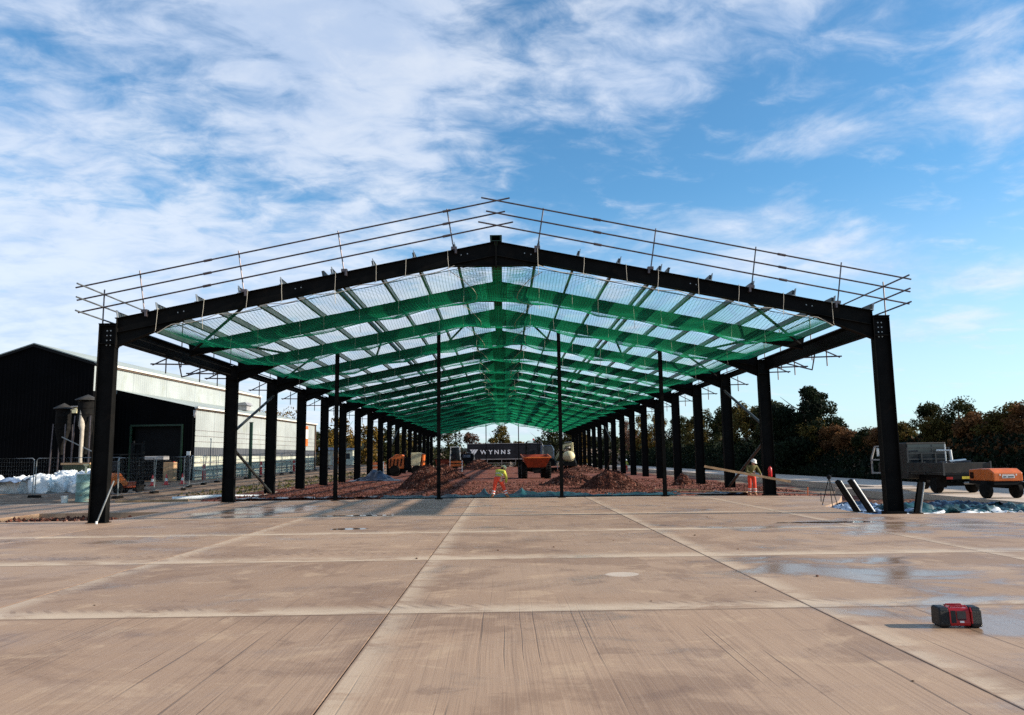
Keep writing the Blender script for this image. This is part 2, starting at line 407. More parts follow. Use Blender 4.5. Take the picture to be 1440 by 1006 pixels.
# ================================================================== setting
def sstep(t, a, b):
    u = min(1, max(0, (t-a)/(b-a))); return u*u*(3-2*u)
def H_ground(x, y):
    h = -.32
    h += sstep(-x, 13, 20)*(.28 + .012*max(0, min(y, 90)-8)) * sstep(y, -2, 8)
    h += sstep(x, 25.2, 29.5)*2.5*sstep(y, -30, 2)      # planted bank on the right
    h += sstep(math.hypot(x, y-60), 160, 420)*5 + nrm(x, y, 0, .02)*.25*sstep(math.hypot(x, y-60), 60, 120)
    return h
def grid_sheet(name, xs, ys, hf, mat, kind='structure', parent=None, smooth=True):
    vs = [(x, y, hf(x, y)) for y in ys for x in xs]; n = len(xs)
    fs = [(j*n+i, j*n+i+1, (j+1)*n+i+1, (j+1)*n+i) for j in range(len(ys)-1) for i in range(n-1)]
    mb = MB(); mb.add(vs, fs); o = mb.build(name, mat, parent, smooth=smooth, fix=False)
    if kind: o['kind'] = kind
    return o
xs = [-900,-600,-400,-250,-160,-110,-80,-65] + [-55+2.*i for i in range(21)] + list(np.arange(-13.5, 40, 1.)) + [42,46,52,60,75,100,150,250,400,600,900]
ys = [-120,-70,-45,-30] + [-20+2.*i for i in range(70)] + [125,135,150,170,200,240,300,400,550,800,1200]
grid_sheet('ground', [float(v) for v in xs], [float(v) for v in ys], H_ground, M['earth'])

# concrete slab: panels with open joints
slab = tag(empty('concrete_slab'), kind='structure')
GAP = .011
def panel(poly, dz=0.0):
    cx = sum(p[0] for p in poly)/len(poly); cy = sum(p[1] for p in poly)/len(poly)
    n = len(poly); b = .006
    def ins(k):
        out = []
        for i in range(n):
            p0, p1, p2 = Vector(poly[i-1]), Vector(poly[i]), Vector(poly[(i+1) % n])
            e1 = (p1-p0).normalized(); e2 = (p2-p1).normalized()
            n1 = Vector((-e1.y, e1.x)); n2 = Vector((-e2.y, e2.x)); d = (n1+n2); d = d/max(.3, d.dot(n1))
            out.append(p1 + d*k)
        return out
    A, B = ins(GAP/2), ins(GAP/2+b)
    vs = [(p.x-cx, p.y-cy, -.22) for p in A] + [(p.x-cx, p.y-cy, dz-.006) for p in A] + [(p.x-cx, p.y-cy, dz) for p in B]
    fs = [tuple(2*n+i for i in range(n))]
    for k in (0, 1):
        fs += [(k*n+i, k*n+(i+1) % n, (k+1)*n+(i+1) % n, (k+1)*n+i) for i in range(n)]
    MB().add(vs, fs).build('slab_panel', M['slab'], slab, (cx, cy, 0))
XL = [-1.2+4.95*i for i in range(-8, 10)]
XL[8] = -1.2; 
rows = [(-24.2,-19.2),(-19.2,-14.35),(-14.35,-9.65),(-9.65,-4.65),(-4.65,.9)]
for (y0, y1) in rows:
    for x0, x1 in zip(XL[:-1], XL[1:]):
        if y1 == .9 and x1 > 10.9:
            y1_ = -.8
            if x0 < 10.9:
                panel([(x0,y0),(10.9,y0),(10.9,.9),(x0,.9)]); panel([(10.9,y0),(x1,y0),(x1,y1_),(10.9,y1_)]); continue
            panel([(x0,y0),(x1,y0),(x1,y1_),(x0,y1_)]); continue
        panel([(x0,y0),(x1,y0),(x1,y1),(x0,y1)], random.uniform(-.0015, .0015))
yf = lambda x: 11.55 - .018*(x+7) - (.0 if x < 8 else .22*(x-8))
for y0, y1 in ((.9, 4.8), (4.8, None)):
    br = [-12.15,-11.1,-6.15,-1.2,3.75,8.7]
    if y1 is None: br = [-31., -26., -21., -16.05, -11.1, -6.15, -1.2, 3.75, 8.7]
    for x0, x1 in zip(br[:-1], br[1:]):
        panel([(x0,y0),(x1,y0),(x1, y1 or yf(x1)),(x0, y1 or yf(x0))])
for x0, x1 in ((-31.,-26.),(-26.,-21.),(-21.,-16.6)): panel([(x0,.9),(x1,.9),(x1,4.8),(x0,4.8)])
panel([(8.7,.9),(10.95,.9),(11.15,3.0),(12.3,4.8),(8.7,4.8)])
panel([(8.7,4.8),(12.3,4.8),(12.8,5.7),(14.5,9.3),(8.7,yf(8.7))])
# bed under the open joints
mb = MB(); mb.box(-42, 48, -26, .85, -.31, -.215); tag(mb.build('slab_bed', M['pitsoil']), kind='structure')

# crushed brick floor inside the frame and out to the road
def H_brick(x, y):
    h = -.16 + .25*sstep(y, 11.3, 12.3) + .035*nrm(x, y, 3, .35) + .03*nrm(x, y, 1, 1.3)
    h -= sstep(x, 12.3, 18)*.42
    h -= .12*math.exp(-((y-33)/2.2)**2)*sstep(10-abs(x), 0, 3)
    return h
grid_sheet('gravel_floor', list(np.concatenate([np.arange(-13.6, 19.9, .45)])), list(np.concatenate([np.arange(9.0, 40, .45), np.arange(40, 125, 1.2)])), H_brick, M['brickfloor'])
# loose stones on the hardcore near the slab edge
def stones(name, pts, smin, smax, mat, parent=None, label=None, kind='stuff'):
    o = np.array([(1,0,0),(-1,0,0),(0,1,0),(0,-1,0),(0,0,1),(0,0,-.7)], float)
    F = np.array([(0,2,4),(2,1,4),(1,3,4),(3,0,4),(2,0,5),(1,2,5),(3,1,5),(0,3,5)])
    n = len(pts); P = np.array(pts)
    sc = RNG.uniform(smin, smax, (n,1,1))*RNG.uniform(.6, 1.3, (n,1,3)); ang = RNG.uniform(0, 6.28, n)
    V = o[None]*sc + RNG.normal(0, .12, (n,6,3))*sc
    c, s_ = np.cos(ang)[:,None], np.sin(ang)[:,None]
    X = V[:,:,0]*c - V[:,:,1]*s_; Y = V[:,:,0]*s_ + V[:,:,1]*c
    V = np.stack([X, Y, V[:,:,2]], -1) + P[:,None,:]
    me = bpy.data.meshes.new(name); me.from_pydata(V.reshape(-1,3).tolist(), [], (F[None]+6*np.arange(n)[:,None,None]).reshape(-1,3).tolist())
    me.materials.append(mat); ob = put_obj(name, me, parent); ob['kind'] = kind
    return ob
pts = []
for _ in range(9000):
    y = 11.0 + 24*random.random()**1.7; x = random.uniform(-13, 15.5)
    if x > 8 and y < 11.2: continue
    pts.append((x, y, H_brick(x, y)+.01))
stones('brick_gravel', pts, .02, .065, M['brickrubble'])
# pits round the two front columns
mb = MB(); 
def patch(name, x0, x1, y0, y1, z, mat, amp=.05, st=.25):
    return grid_sheet(name, list(np.arange(x0, x1+.01, st)), list(np.arange(y0, y1+.01, st)), lambda x, y: z+amp*nrm(x, y, 5, 1.7)+amp*.6*nrm(x, y, 2, 4.3), mat)
patch('pit_floor', -16.6, -12.15, .9, 4.8, -.19, M['pitsoil'], .09)
patch('pit_floor', 10.8, 18.5, -.9, 10, -.21, M['pitsoil'], .06)
stones('brick_rubble', [(random.gauss(-14.0, .8), random.gauss(1.7, .4), -.12+random.random()*.12) for _ in range(500)], .03, .09, M['brickrubble'])
# road and pad on the right
mb = MB()
for k in range(26):
    y0 = 17.2+6*k; mb.prism([(19.7,y0),(24.6,y0),(24.6,y0+5.985),(19.7,y0+5.985)], -.6, .04, 'z')
tag(mb.build('road', M['road']), kind='structure')
mb = MB()
for x0, x1, y0, y1 in ((18.4,24.6,-.75,4.2),(18.4,24.6,4.21,10.6),(17.6,24.6,10.61,17.19)): mb.prism([(x0,y0),(x1,y0),(x1,y1),(x0,y1)], -.5, .0, 'z')
for k in range(3): mb.prism([(24.62+7*k,-.75),(24.6+7*k+7,-.75),(24.6+7*k+7,14),(24.62+7*k,14)], -.5, -.004, 'z') if k == 0 else None
tag(mb.build('concrete_pad', M['road']), kind='structure')
# far hills
def hill(x0, x1, y, h, seed, dep=60):
    xs_ = np.linspace(x0, x1, 60); vs = []; 
    for i, x in enumerate(xs_):
        t = i/59; e = math.sin(math.pi*t)**.6; z = h*e*(.72+.28*nrm(x, seed, 0, .012)) + 1.2*nrm(x, seed, 2, .11)*e
        vs += [(x, y-dep, -2), (x, y-dep*.3, z*.75), (x, y, z), (x, y+dep, -2)]
    fs = [(4*i+k, 4*(i+1)+k, 4*(i+1)+k+1, 4*i+k+1) for i in range(59) for k in range(3)]
    tag(MB().add(vs, fs).build('hill', M['hill'], smooth=True), kind='structure')
hill(-420, 60, 520, 21, 3); hill(-60, 420, 430, 20, 8); hill(150, 700, 330, 13, 5); hill(-700, -150, 380, 16, 9)

# ================================================================== steel portal frame
FR = [0., 5.47] + [10.93+6*k for k in range(17)]        # frame positions along Y
SLP = .1984; HA = 8.55
zt = lambda x: HA - SLP*abs(x)
frame = tag(empty('steel_portal_frame'), 'long black steel portal frame with green purlins standing open over red hardcore', 'building frame')
# column (shared mesh)
mb = MB(); mb.ibeam((0,0,-.12), (0,0,6.02), .24, .52, .022, .016, up=(1,0,0)); mb.box(-.30,.30,-.18,.18,-.12,.025); mb.box(-.27,.27,-.13,.13,6.02,6.05)
for z in (5.42, 5.98): mb.box(-.236,.236,-.115,.115,z-.012,z+.012)
col_me = mb.mesh('column', M['steel'])
for y in FR:
    if y == 5.47: continue
    for sx in (-12, 12): put_obj('column', col_me, frame, (sx, y, 0))
def rafter_mb(s, haunch=True):
    mb = MB(); th = math.atan(SLP); d = .46
    off = d/2/math.cos(th)
    x1 = 11.74
    mb.ibeam((s*x1, 0, zt(x1)-off), (s*.012, 0, zt(0)-off), .21, d, .02, .014)
    # eaves haunch
    zb = lambda x: zt(x) - d/math.cos(th)
    if haunch: mb.prism([(s*x1, zb(x1)+.003), (s*(x1-2.0), zb(x1-2.0)+.003), (s*x1, zb(x1)-.42)], -.008, .008, 'y')
    if haunch: mb.bar((s*x1, 0, zb(x1)-.42), (s*(x1-2.0), 0, zb(x1-2.0)-.006), .20, .018)
    if haunch: mb.box(min(s*x1, s*(x1+.002)), max(s*(x1), s*(x1-.025)), -.12, .12, zb(x1)-.45, zt(x1)) if s > 0 else mb.box(-x1, -x1+.025, -.12, .12, zb(x1)-.45, zt(x1))
    # apex haunch
    mb.prism([(s*.012, zb(0)+.003), (s*1.5, zb(1.5)+.003), (s*.012, zb(1.5)-.02)], -.008, .008, 'y')
    mb.bar((s*.012, 0, zb(1.5)-.02), (s*1.5, 0, zb(1.5)-.008), .20, .018)
    mb.box(min(s*.002, s*.03), max(s*.002, s*.03), -.12, .12, zb(1.5)-.05, zt(0))
    return mb
raf_me = {(s, h): rafter_mb(s, h).mesh('rafter', M['steel']) for s in (-1, 1) for h in (True, False)}
for y in FR:
    for s in (-1, 1): put_obj('rafter', raf_me[s, y != 5.47], frame, (0, y, 0))
# bolts on the front frame
mb = MB()
for s in (-1, 1):
    for i in range(2):
        for k in range(4): mb.lathe([(.022,-.008),(.022,.018)], 6, (s*(11.93+.11*i)+(.04 if s > 0 else -.04)*0, -.02, 5.38+.15*k), 'y')
    for px in (9.9, 9.72, 1.1, .9, 6.1, 6.28): mb.lathe([(.02,-.008),(.02,.012)], 6, (s*px, -.012, zt(px)-.20), 'y')
mb.build('bolt', M['plate'], frame)['kind'] = 'stuff'
Y0, YE = 0., FR[-1]
# purlins, ridge beam, cleats
PX = [1.30, 2.58, 3.86, 5.14, 5.42, 6.72, 8.02, 9.32, 10.55, 11.75]
for s in (-1, 1):
    for x in PX:
        z = zt(x)
        mb = MB(); mb.box(-.03, .03, .03, YE+.1, .008, .19); mb.box(-.03, .05 , .03, YE+.1, .19, .205); mb.box(-.05, .03, .03, YE+.1, .0, .012)
        o = mb.build('purlin', M['purlin'], frame, (s*x, 0, z)); o.rotation_euler = (0, s*math.atan(SLP), 0)
        if x != 5.42:
            mb = MB(); mb.box(-.05, .05, -.10, .02, 0, .02); mb.box(.02, .04, -.10, .02, .021, .24); mb.box(-.055, .06, -.10, .02, .241, .26) if False else None
            o = mb.build('cleat', M['plate'], frame, (s*x, 0, z+.002)); o.rotation_euler = (0, s*math.atan(SLP), 0)
mb = MB(); mb.box(-.17, .17, -.11, YE+.1, HA+.0, HA+.02); mb.box(-.15, -.13, -.11, YE+.1, HA+.021, HA+.17); mb.box(.13, .15, -.11, YE+.1, HA+.021, HA+.17); mb.box(-.19, .19, -.12, YE+.1, HA+.171, HA+.19)
mb.build('ridge_beam', M['greensteel'], frame)
# sag rods half way along each bay
for a, b in zip(FR[:-1], FR[1:]):
    for s in (-1, 1):
        MB().tube([(s*.1, (a+b)/2, zt(.1)+.10), (s*11.9, (a+b)/2, zt(11.9)+.10)], .014, 5).build('sag_rod', M['steel'], frame)
# eaves beams
for s in (-1, 1):
    MB().ibeam((s*12, .27, 5.80), (s*12, 10.93-.27, 5.80), .22, .52, .02, .014).build('eaves_beam', M['steel'], frame)
    for a, b in zip(FR[2:-1], FR[3:]):
        mb = MB(); mb.ibeam((s*12, a+.14, 5.90), (s*12, b-.14, 5.90), .14, .26, .014, .01); mb.build('eaves_beam', M['steel'], frame)
    # wall bracing between the first two inner columns
    for k in (0, 8):
        ya, yb = 10.93+6*k, 16.93+6*k
        MB().tube([(s*11.9, ya+.12, 3.1), (s*11.9, yb-.1, 5.15)], .065, 8).build('brace', M['purlin'], frame)
        MB().tube([(s*11.9, ya+.12, 2.35), (s*11.9, yb-.1, .15)], .065, 8).build('brace', M['purlin'], frame)
    for (xa, ya, xb, yb) in ((7.75,.1,11.6,5.4),(8.1,11.0,11.5,16.8),(10.1,5.5,9.0,10.9),(1.4,11.0,2.95,16.8),(5.3,11.,6.6,16.8)):
        MB().tube([(s*xa, ya, zt(xa)-.30), (s*xb, yb, zt(xb)-.30)], .05, 7).build('roof_brace', M['steel'], frame)
# gable posts in the first inner frame and at the far end
for x in (-7.3, -2.72, 2.73, 7.33):
    mb = MB(); mb.ibeam((0,0,-.12), (0,0,zt(x)-.52), .15, .20, .014, .01, up=(0,1,0)); mb.box(-.16,.16,-.16,.16,-.12,.02)
    mb.build('gable_post', M['steel'], frame, (x, 10.93, 0))
for x in (-7.9, -2.75, 2.75, 7.9):
    mb = MB(); mb.ibeam((0,0,-.12), (0,0,zt(x)-.52), .15, .20, .014, .01, up=(0,1,0)); mb.build('gable_post', M['steel'], frame, (x, YE, 0))

# ------------------------------------------------------------------ safety nets strung under the rafters
def net_z(x, y):
    i = max(0, min(len(FR)-2, int(np.searchsorted(FR, y, 'right'))-1))
    t = (y-FR[i])/(FR[i+1]-FR[i]); t = min(1, max(0, t))
    base = zt(max(abs(x), 1.1)) - .50 + sstep(abs(x), 9.8, 11.3)*.30
    sx = .55+.45*abs(math.sin(math.pi*abs(x)/2.6))**1
    sag = (.30+.22*nrm(i*3.1, x, 0, .6))*4*t*(1-t) + (.04+.13*(1-abs(math.cos(math.pi*abs(x)/2.6+i)))) + .05*nrm(x, y, 5, .9)
    return base - max(.02, sag*(1-.85*sstep(abs(x), 8.8, 11.2)))
def net_panel(i, xa, xb, parent, pitch=.1, r=.0030, bow=0., drop=0., seg=.5):
    a, b = FR[i], FR[i+1]
    if i < 3: r = .0050
    if i > 8: pitch, r, seg = .2, .0062, .8
    lines = []
    nx = int(round((xb-xa)/pitch)); ny = int(round((b-a)/pitch))
    ts = np.linspace(0, 1, int(max(6, round((b-a)/seg)))+1)
    def pt(u, t):
        e = bow*4*t*(1-t); xl, xr = xa+e, xb-e
        x = xl+(xr-xl)*u; y = a+(b-a)*t
        return (x, y, net_z(x, y)-drop*4*t*(1-t))
    for k in range(nx+1): lines.append([pt(k/nx, t) for t in ts])
    us = np.linspace(0, 1, int(max(3, round((xb-xa)/seg)))+1)
    for k in range(ny): lines.append([pt(u, (k+.5)/ny) for u in us])
    V = []; F = []
    for ln in lines:
        L = np.array(ln); o = sum(map(len, V))
        D = np.gradient(L, axis=0); D /= np.linalg.norm(D, axis=1)[:,None]
        A = np.cross(D, (0,0,1)); A /= np.linalg.norm(A, axis=1)[:,None]; B = np.cross(A, D)
        ring = np.concatenate([L + (A*math.cos(q)+B*math.sin(q))*r for q in (1.57, 3.67, 5.76)], 1).reshape(-1, 3)
        V.append(ring); n = len(L)
        j = np.arange(n-1)[:,None]*3; k3 = np.arange(3)[None]
        F.append((np.stack([j+k3, j+(k3+1) % 3, j+3+(k3+1) % 3, j+3+k3], -1).reshape(-1, 4)+o))
    V = np.concatenate(V); F = np.concatenate(F)
    me = bpy.data.meshes.new('net_panel'); me.from_pydata(V.tolist(), [], F.tolist()); me.materials.append(M['net'])
    o = put_obj('net_panel', me, parent); o['kind'] = 'stuff'
netL = tag(empty('safety_net'), 'green safety net hung under the roof slope on the pale shed side', 'safety net')
netR = tag(empty('safety_net'), 'green safety net hung under the roof slope on the hedge side', 'safety net')
netC = tag(empty('safety_net'), 'narrow green strip of net lapped along under the ridge', 'safety net')
for i in range(len(FR)-1):
    net_panel(i, -11.3, -.35, netL); net_panel(i, .35, 11.3, netR)
    net_panel(i, -1.35, 1.35, netC, bow=.45, drop=.10, pitch=.11)
# border ropes and ties
for i in range(9):
    a, b = FR[i], FR[i+1]
    for s, par in ((-1, netL), (1, netR)):
        pts = []
        for t in np.linspace(0, 1, 15):
            e = .75*4*t*(1-t); x = s*(1.45-e); y = a+(b-a)*t
            pts.append((x, y, net_z(x, y)-.02-.06*4*t*(1-t)))
        MB().tube(pts, .011, 5).build('border_rope', M['rope'], par)
        nT = 8 if i < 4 else 4
        for k in range(nT):
            x = s*(1.4+(10.2/nT)*k + random.uniform(-.25,.25)); z = zt(x)
            zb_ = z-.50-sstep(abs(x), 9.7, 11.7)*.4
            mb = MB(); w = random.uniform(-.05,.05)
            mb.tube([(x, a-.125, z+.03), (x+w*.3, a-.13, z-.25), (x+w, a-.125, zb_-.03), (x+w+s*.06, a-.07, zb_-.06)], .007, 5)
            mb.tube([(x, a-.125, z+.02), (x, a+.12, z+.02)], .007, 5)
            if k % 3 == 0: mb.tube([(x+w, a-.12, zb_-.03), (x+w+.02, a-.1, zb_-.03-random.uniform(.15,.45))], .008, 4)
            mb.build('tie_cord', M['rope'], par)
for s, par in ((-1, netL), (1, netR)):     # perimeter rope looping below the front rafter
    pts = []
    for k in range(60):
        x = 1.3+9.2*k/59; pts.append((s*x, -.10, zt(x)-.52-sstep(x, 9.7, 11.7)*.42-.10*abs(math.sin(k*.335))))
    MB().tube(pts, .013, 5).build('border_rope', M['rope'], par)

# ------------------------------------------------------------------ scaffold guard rails
g = tag(empty('guard_rail'), 'triple tube guard rail along the front gable of the steel frame', 'guard rail')
for k, z in enumerate((9.86, 9.45, 9.05)):
    e = (.45, .3, .55)[k]; x1 = 13.05-.06*k
    zl = lambda x: z - .205*abs(x)
    for s in (-1, 1):
        xe = -s*(e if s > 0 else e+.0)
        p0 = (s*x1, -.10, zl(x1)); p1 = (-s*e, -.10 - (.055 if s > 0 else 0), z+.205*e*(1 if True else 0))
        MB().tube([p0, (0, -.10-(.055 if s > 0 else 0), z), p1], .026, 8).build('rail', M['tube'], g)
        for xc in (3.2 if s > 0 else 1.55, 9.0):
            MB().tube([(s*(xc-.12), -.10-(.05 if s > 0 else 0)*(1-xc/13), zl(xc)-.205*-.12), (s*(xc+.12), -.10-(.05 if s > 0 else 0)*(1-xc/13), zl(xc)-.205*.12)], .042, 8).build('coupler', M['tube'], g)
for x in (-10.9, -7.85, -4.75, -1.32, 1.30, 4.85, 8.0, 10.68):
    s = 1 if x > 0 else -1; xb = x
    mb = MB(); mb.tube([(xb, -.06, zt(x)-.04), (xb+s*.22, -.06, zt(x)+1.33)], .021, 7)
    mb.box(xb-.09, xb+.09, -.13, .05, zt(x)+.0, zt(x)+.09); mb.box(xb-.06*s-.03, xb-.06*s+.03, -.15, .06, zt(x)-.13, zt(x)+.02)
    mb.build('stanchion', M['tube'], g)
for s, nm in ((-1, 'pale shed side'), (1, 'hedge side')):
    g = tag(empty('guard_rail'), 'long scaffold tube guard rail running along the eaves on the '+nm, 'guard rail')
    for z in (6.98, 6.58, 6.18):
        mb = MB(); mb.tube([(s*12.2, -1.55, z), (s*12.2, 50, z), (s*12.2, YE, z)], .025, 7); mb.build('rail', M['galv' if s < 0 else 'tube'], g)
    for k, y in enumerate([.0, 5.6, 8.9] + [10.93+6*i for i in range(17)]):
        mb = MB(); low = 6.0 if k == 0 else 5.15
        mb.tube([(s*12.24, y+(.36 if k else .06), 6.08 if not k else 5.4), (s*12.24, y+(.36 if k else .06), 7.15)], .022, 6)
        if k: mb.tube([(s*13.25, y, 5.50), (s*11.9, y+.3, 5.50)], .03, 6); mb.tube([(s*13.2, y+.05, 5.46), (s*12.25, y+.3, 5.98)], .028, 6); mb.tube([(s*12.75, y+.2, 5.15), (s*12.75, y+.2, 5.95)], .024, 6)
        mb.build('bracket', M['tube'], g)
    if True:
        MB().tube([(s*12.9, 7.3, 5.78), (s*13.05, 8.0, 5.25), (s*12.4, 9.4, 5.72)], .03, 6).build('bracket', M['tube'], g)

# ================================================================== sheds on the left
shed = tag(empty('storage_shed', (-31.3, 35.5, 0), -.062), 'large shed with black gable, pale clad side and low lean-to behind the mesh fence', 'shed')
def ribbed(mb, axis, fixed, a, b, z0f, z1f, pitch=.32, dep=.035, out=1):
    """vertical ribbed sheet; axis 'y': runs along y at x=fixed; z0f/z1f functions of the running coordinate"""
    prof = []; k = a
    while k < b-1e-6:
        for dk, d in ((0, 0), (.55, 0), (.68, 1), (.87, 1)):
            t = k+dk*pitch
            if t < b: prof.append((t, d*dep*out))
        k += pitch
    prof.append((b, 0))
    vs = []
    for t, d in prof:
        for z in (z0f(t), z1f(t)):
            vs.append((fixed+d, t, z) if axis == 'y' else (t, fixed+d, z))
    mb.add(vs, [(2*i, 2*i+2, 2*i+3, 2*i+1) for i in range(len(prof)-1)]); return mb
zg = lambda x: 10.97 - .31*abs(x+4.85)
# black gable in sheets
for k in range(8):
    a, b = -9.7+1.2125*k, -9.7+1.2125*(k+1)
    ribbed(MB(), 'x', 0, a, b-.01, lambda t: -.3, zg, .3, .03, -1).build('gable_sheet', M['clad_dark'], shed, fix=False)
mb = MB(); mb.box(-9.7, 0, .06, .16, -.3, 9.4); mb.box(-9.7,-9.6,.2,33.7,-.3,9.4); mb.box(-9.7,0,33.6,33.7,-.3,9.4); mb.build('inner_wall', M['clad_dark'], shed)
mb = MB()
for a, b in ((-4.85, .25), (-4.85, -9.95)):
    mb.add([(a,-.15,zg(a)+.05),(b,-.15,zg(b)+.05),(b,33.9,zg(b)+.05),(a,33.9,zg(a)+.05),(a,-.15,zg(a)+.13),(b,-.15,zg(b)+.13),(b,33.9,zg(b)+.13),(a,33.9,zg(a)+.13)], [(3,2,1,0),(4,5,6,7),(0,1,5,4),(1,2,6,5),(2,3,7,6),(3,0,4,7)])
mb.build('roof', M['roofsheet'], shed)
mb = MB(); mb.prism([(-9.95,9.39),(-4.85,10.98),(.25,9.39),(.25,9.22),(-4.85,10.8),(-9.95,9.22)], -.20, -.16, 'y'); mb.build('barge_board', M['black'], shed)
for k in range(6):
    a, b = .0+5.616*k, 5.616*(k+1)
    ribbed(MB(), 'y', .02, a, b-.02, lambda t: 7.3, lambda t: 9.42, .34, .03).build('wall_sheet', M['clad_white'], shed, fix=False)
MB().box(.03, .28, -.12, 33.8, 9.40, 9.56).build('gutter', M['trimw'], shed)
MB().box(.06, .17, -.1, 33.75, 9.27, 9.395).build('under_gutter_strip', M['trimb'], shed)  # brown strip running along the wall just below the gutter
MB().box(.0, .12, 33.7, 33.86, 7.3, 9.4).build('corner_trim', M['trimb'], shed)
mb = MB(); ribbed(mb, 'y', .03, -.02, 3.18, lambda t: -.3, lambda t: 7.29, .34, .03); mb.build('wall_sheet', M['clad_dark'], shed, fix=False)
# lean-to
L0, L1, LX = 3.2, 34.7, 6.6
zl_ = lambda x: 7.55-(x/LX)*1.5
for k in range(9):
    a, b = L0-.15+3.55*k, L0-.15+3.55*(k+1)-.012
    mb = MB(); xs_ = np.linspace(a, b, 12)
    vs = []; 
    for i, y in enumerate(xs_):
        d = .03*(i % 2)
        for x in (.06, LX+.25): vs.append((x, y, zl_(x)+.1+d))
    mb.add(vs, [(2*i, 2*i+1, 2*i+3, 2*i+2) for i in range(11)]); mb.build('roof_sheet', M['roofsheet'], shed, fix=False)
for k in range(5):
    a, b = .06+1.3*k, .06+1.3*(k+1)
    ribbed(MB(), 'x', L0, a, min(b-.01, LX), lambda t: -.3 if not (1.3 < t < 5.7) else 4.75, lambda t: zl_(t)+.06, .3, .03, -1).build('front_sheet', M['clad_dark'], shed, fix=False)
mb = MB(); mb.box(1.45, 5.5, L0+.5, L0+.55, .0, 4.8); mb.build('roller_door', M['black'], shed)
mb = MB(); mb.box(1.3, 1.45, L0-.06, L0+.06, -.2, 4.8); mb.box(5.5, 5.65, L0-.06, L0+.06, -.2, 4.8); mb.box(1.452, 5.498, L0-.06, L0+.06, 4.66, 4.8); mb.build('door_frame', M['greensteel'], shed)
for k in range(9):
    a, b = L0+.1+3.49*k, L0+.1+3.49*(k+1)-.02
    ribbed(MB(), 'y', LX, a, b, lambda t: 2.95, lambda t: 6.02, .36, .03).build('wall_sheet', M['clad_white'], shed, fix=False)
    ribbed(MB(), 'y', LX-.02, a, b, lambda t: 2.26, lambda t: 2.945, .36, .03).build('grey_band', M['clad_grey'], shed, fix=False)
    MB().box(LX-.2, LX+.02, a, b, -.2, 2.25).build('block_wall', M['block'], shed)
    mb = MB()
    for z in (.55, 1.1, 1.68): mb.box(LX+.021, LX+.09, a, b, z, z+.06)
    for z in (3.4, 3.85, 4.3): mb.box(LX+.032, LX+.06, a, b, z, z+.035)
    mb.build('rail_course', M['alu'], shed)
MB().box(LX+.02, LX+.3, L0-.2, L1+.1, 6.03, 6.17).build('gutter', M['trimw'], shed)
MB().box(LX+.03, LX+.14, L0-.15, L1+.05, 5.93, 6.025).build('under_gutter_strip', M['trimb'], shed)  # same brown strip below the lean-to gutter
mb = MB(); mb.box(LX-.02, LX+.16, L1-.35, L1-.12, -.2, 5.92); mb.build('corner_trim', M['trimb'], shed)
mb = MB(); mb.box(LX-.1, LX+.1, L0-.16, L0-.06, 5.4, 5.9); mb.tube([(LX+.12, L0-.12, 5.9), (LX+.02, L0-.14, 5.5), (LX+.0, L0-.1, 5.3)], .05, 6); mb.build('downpipe', M['alu'], shed)
mb = MB(); mb.box(2.2, 3.1, 22.2, 23.4, zl_(2.6)+.15, zl_(2.6)+.65); mb.prism([(2.0,zl_(2.6)+.66),(3.3,zl_(2.6)+.66),(3.0,zl_(2.6)+1.0),(2.2,zl_(2.6)+.9)], 22., 23.6, 'y'); mb.build('roof_vent', M['alu'], shed)
mb = MB(); mb.box(6.05, 6.35, L0-.1, L0-.05, 2.3, 2.62); mb.build('notice_plate', M['white'], shed)
mb = MB(); mb.box(LX+.07, LX+.10, L1-5.1, L1-3.0, 4.3, 5.35); o = mb.build('sign_board', M['white'], shed)
mb = MB(); mb.box(LX+.07, LX+.10, L1-5.1, L1-3.0, 3.45, 4.29); mb.box(LX+.07, LX+.10, L1-5.1, L1-3.0, 5.36, 5.75); mb.build('sign_band', M['orange'], shed)

# floodlights on the gable
def floodlight(p, label):
    t = tag(empty('floodlight', p), label, 'floodlight', 'floodlights on the black gable')
    mb = MB(); mb.hexa([(-.2,-.45,-.28),(.2,-.45,-.28),(.24,-.05,-.28),(-.24,-.05,-.28)], [(-.26,-.4,.12),(.26,-.4,.12),(.26,-.05,.2),(-.26,-.05,.2)]); mb.build('lamp_body', M['cream'], t)
    MB().prism([(-.34,.19),(.34,.19),(.3,.25),(-.3,.25)], -.55, -.02, 'y').build('hood', M['alu'], t)
    MB().box(-.05,.05,-.05,.10,-.1,.15).build('bracket', M['black'], t)
floodlight((-32.4, 35.42, 5.85), 'square floodlight with cream body fixed high on the black gable')
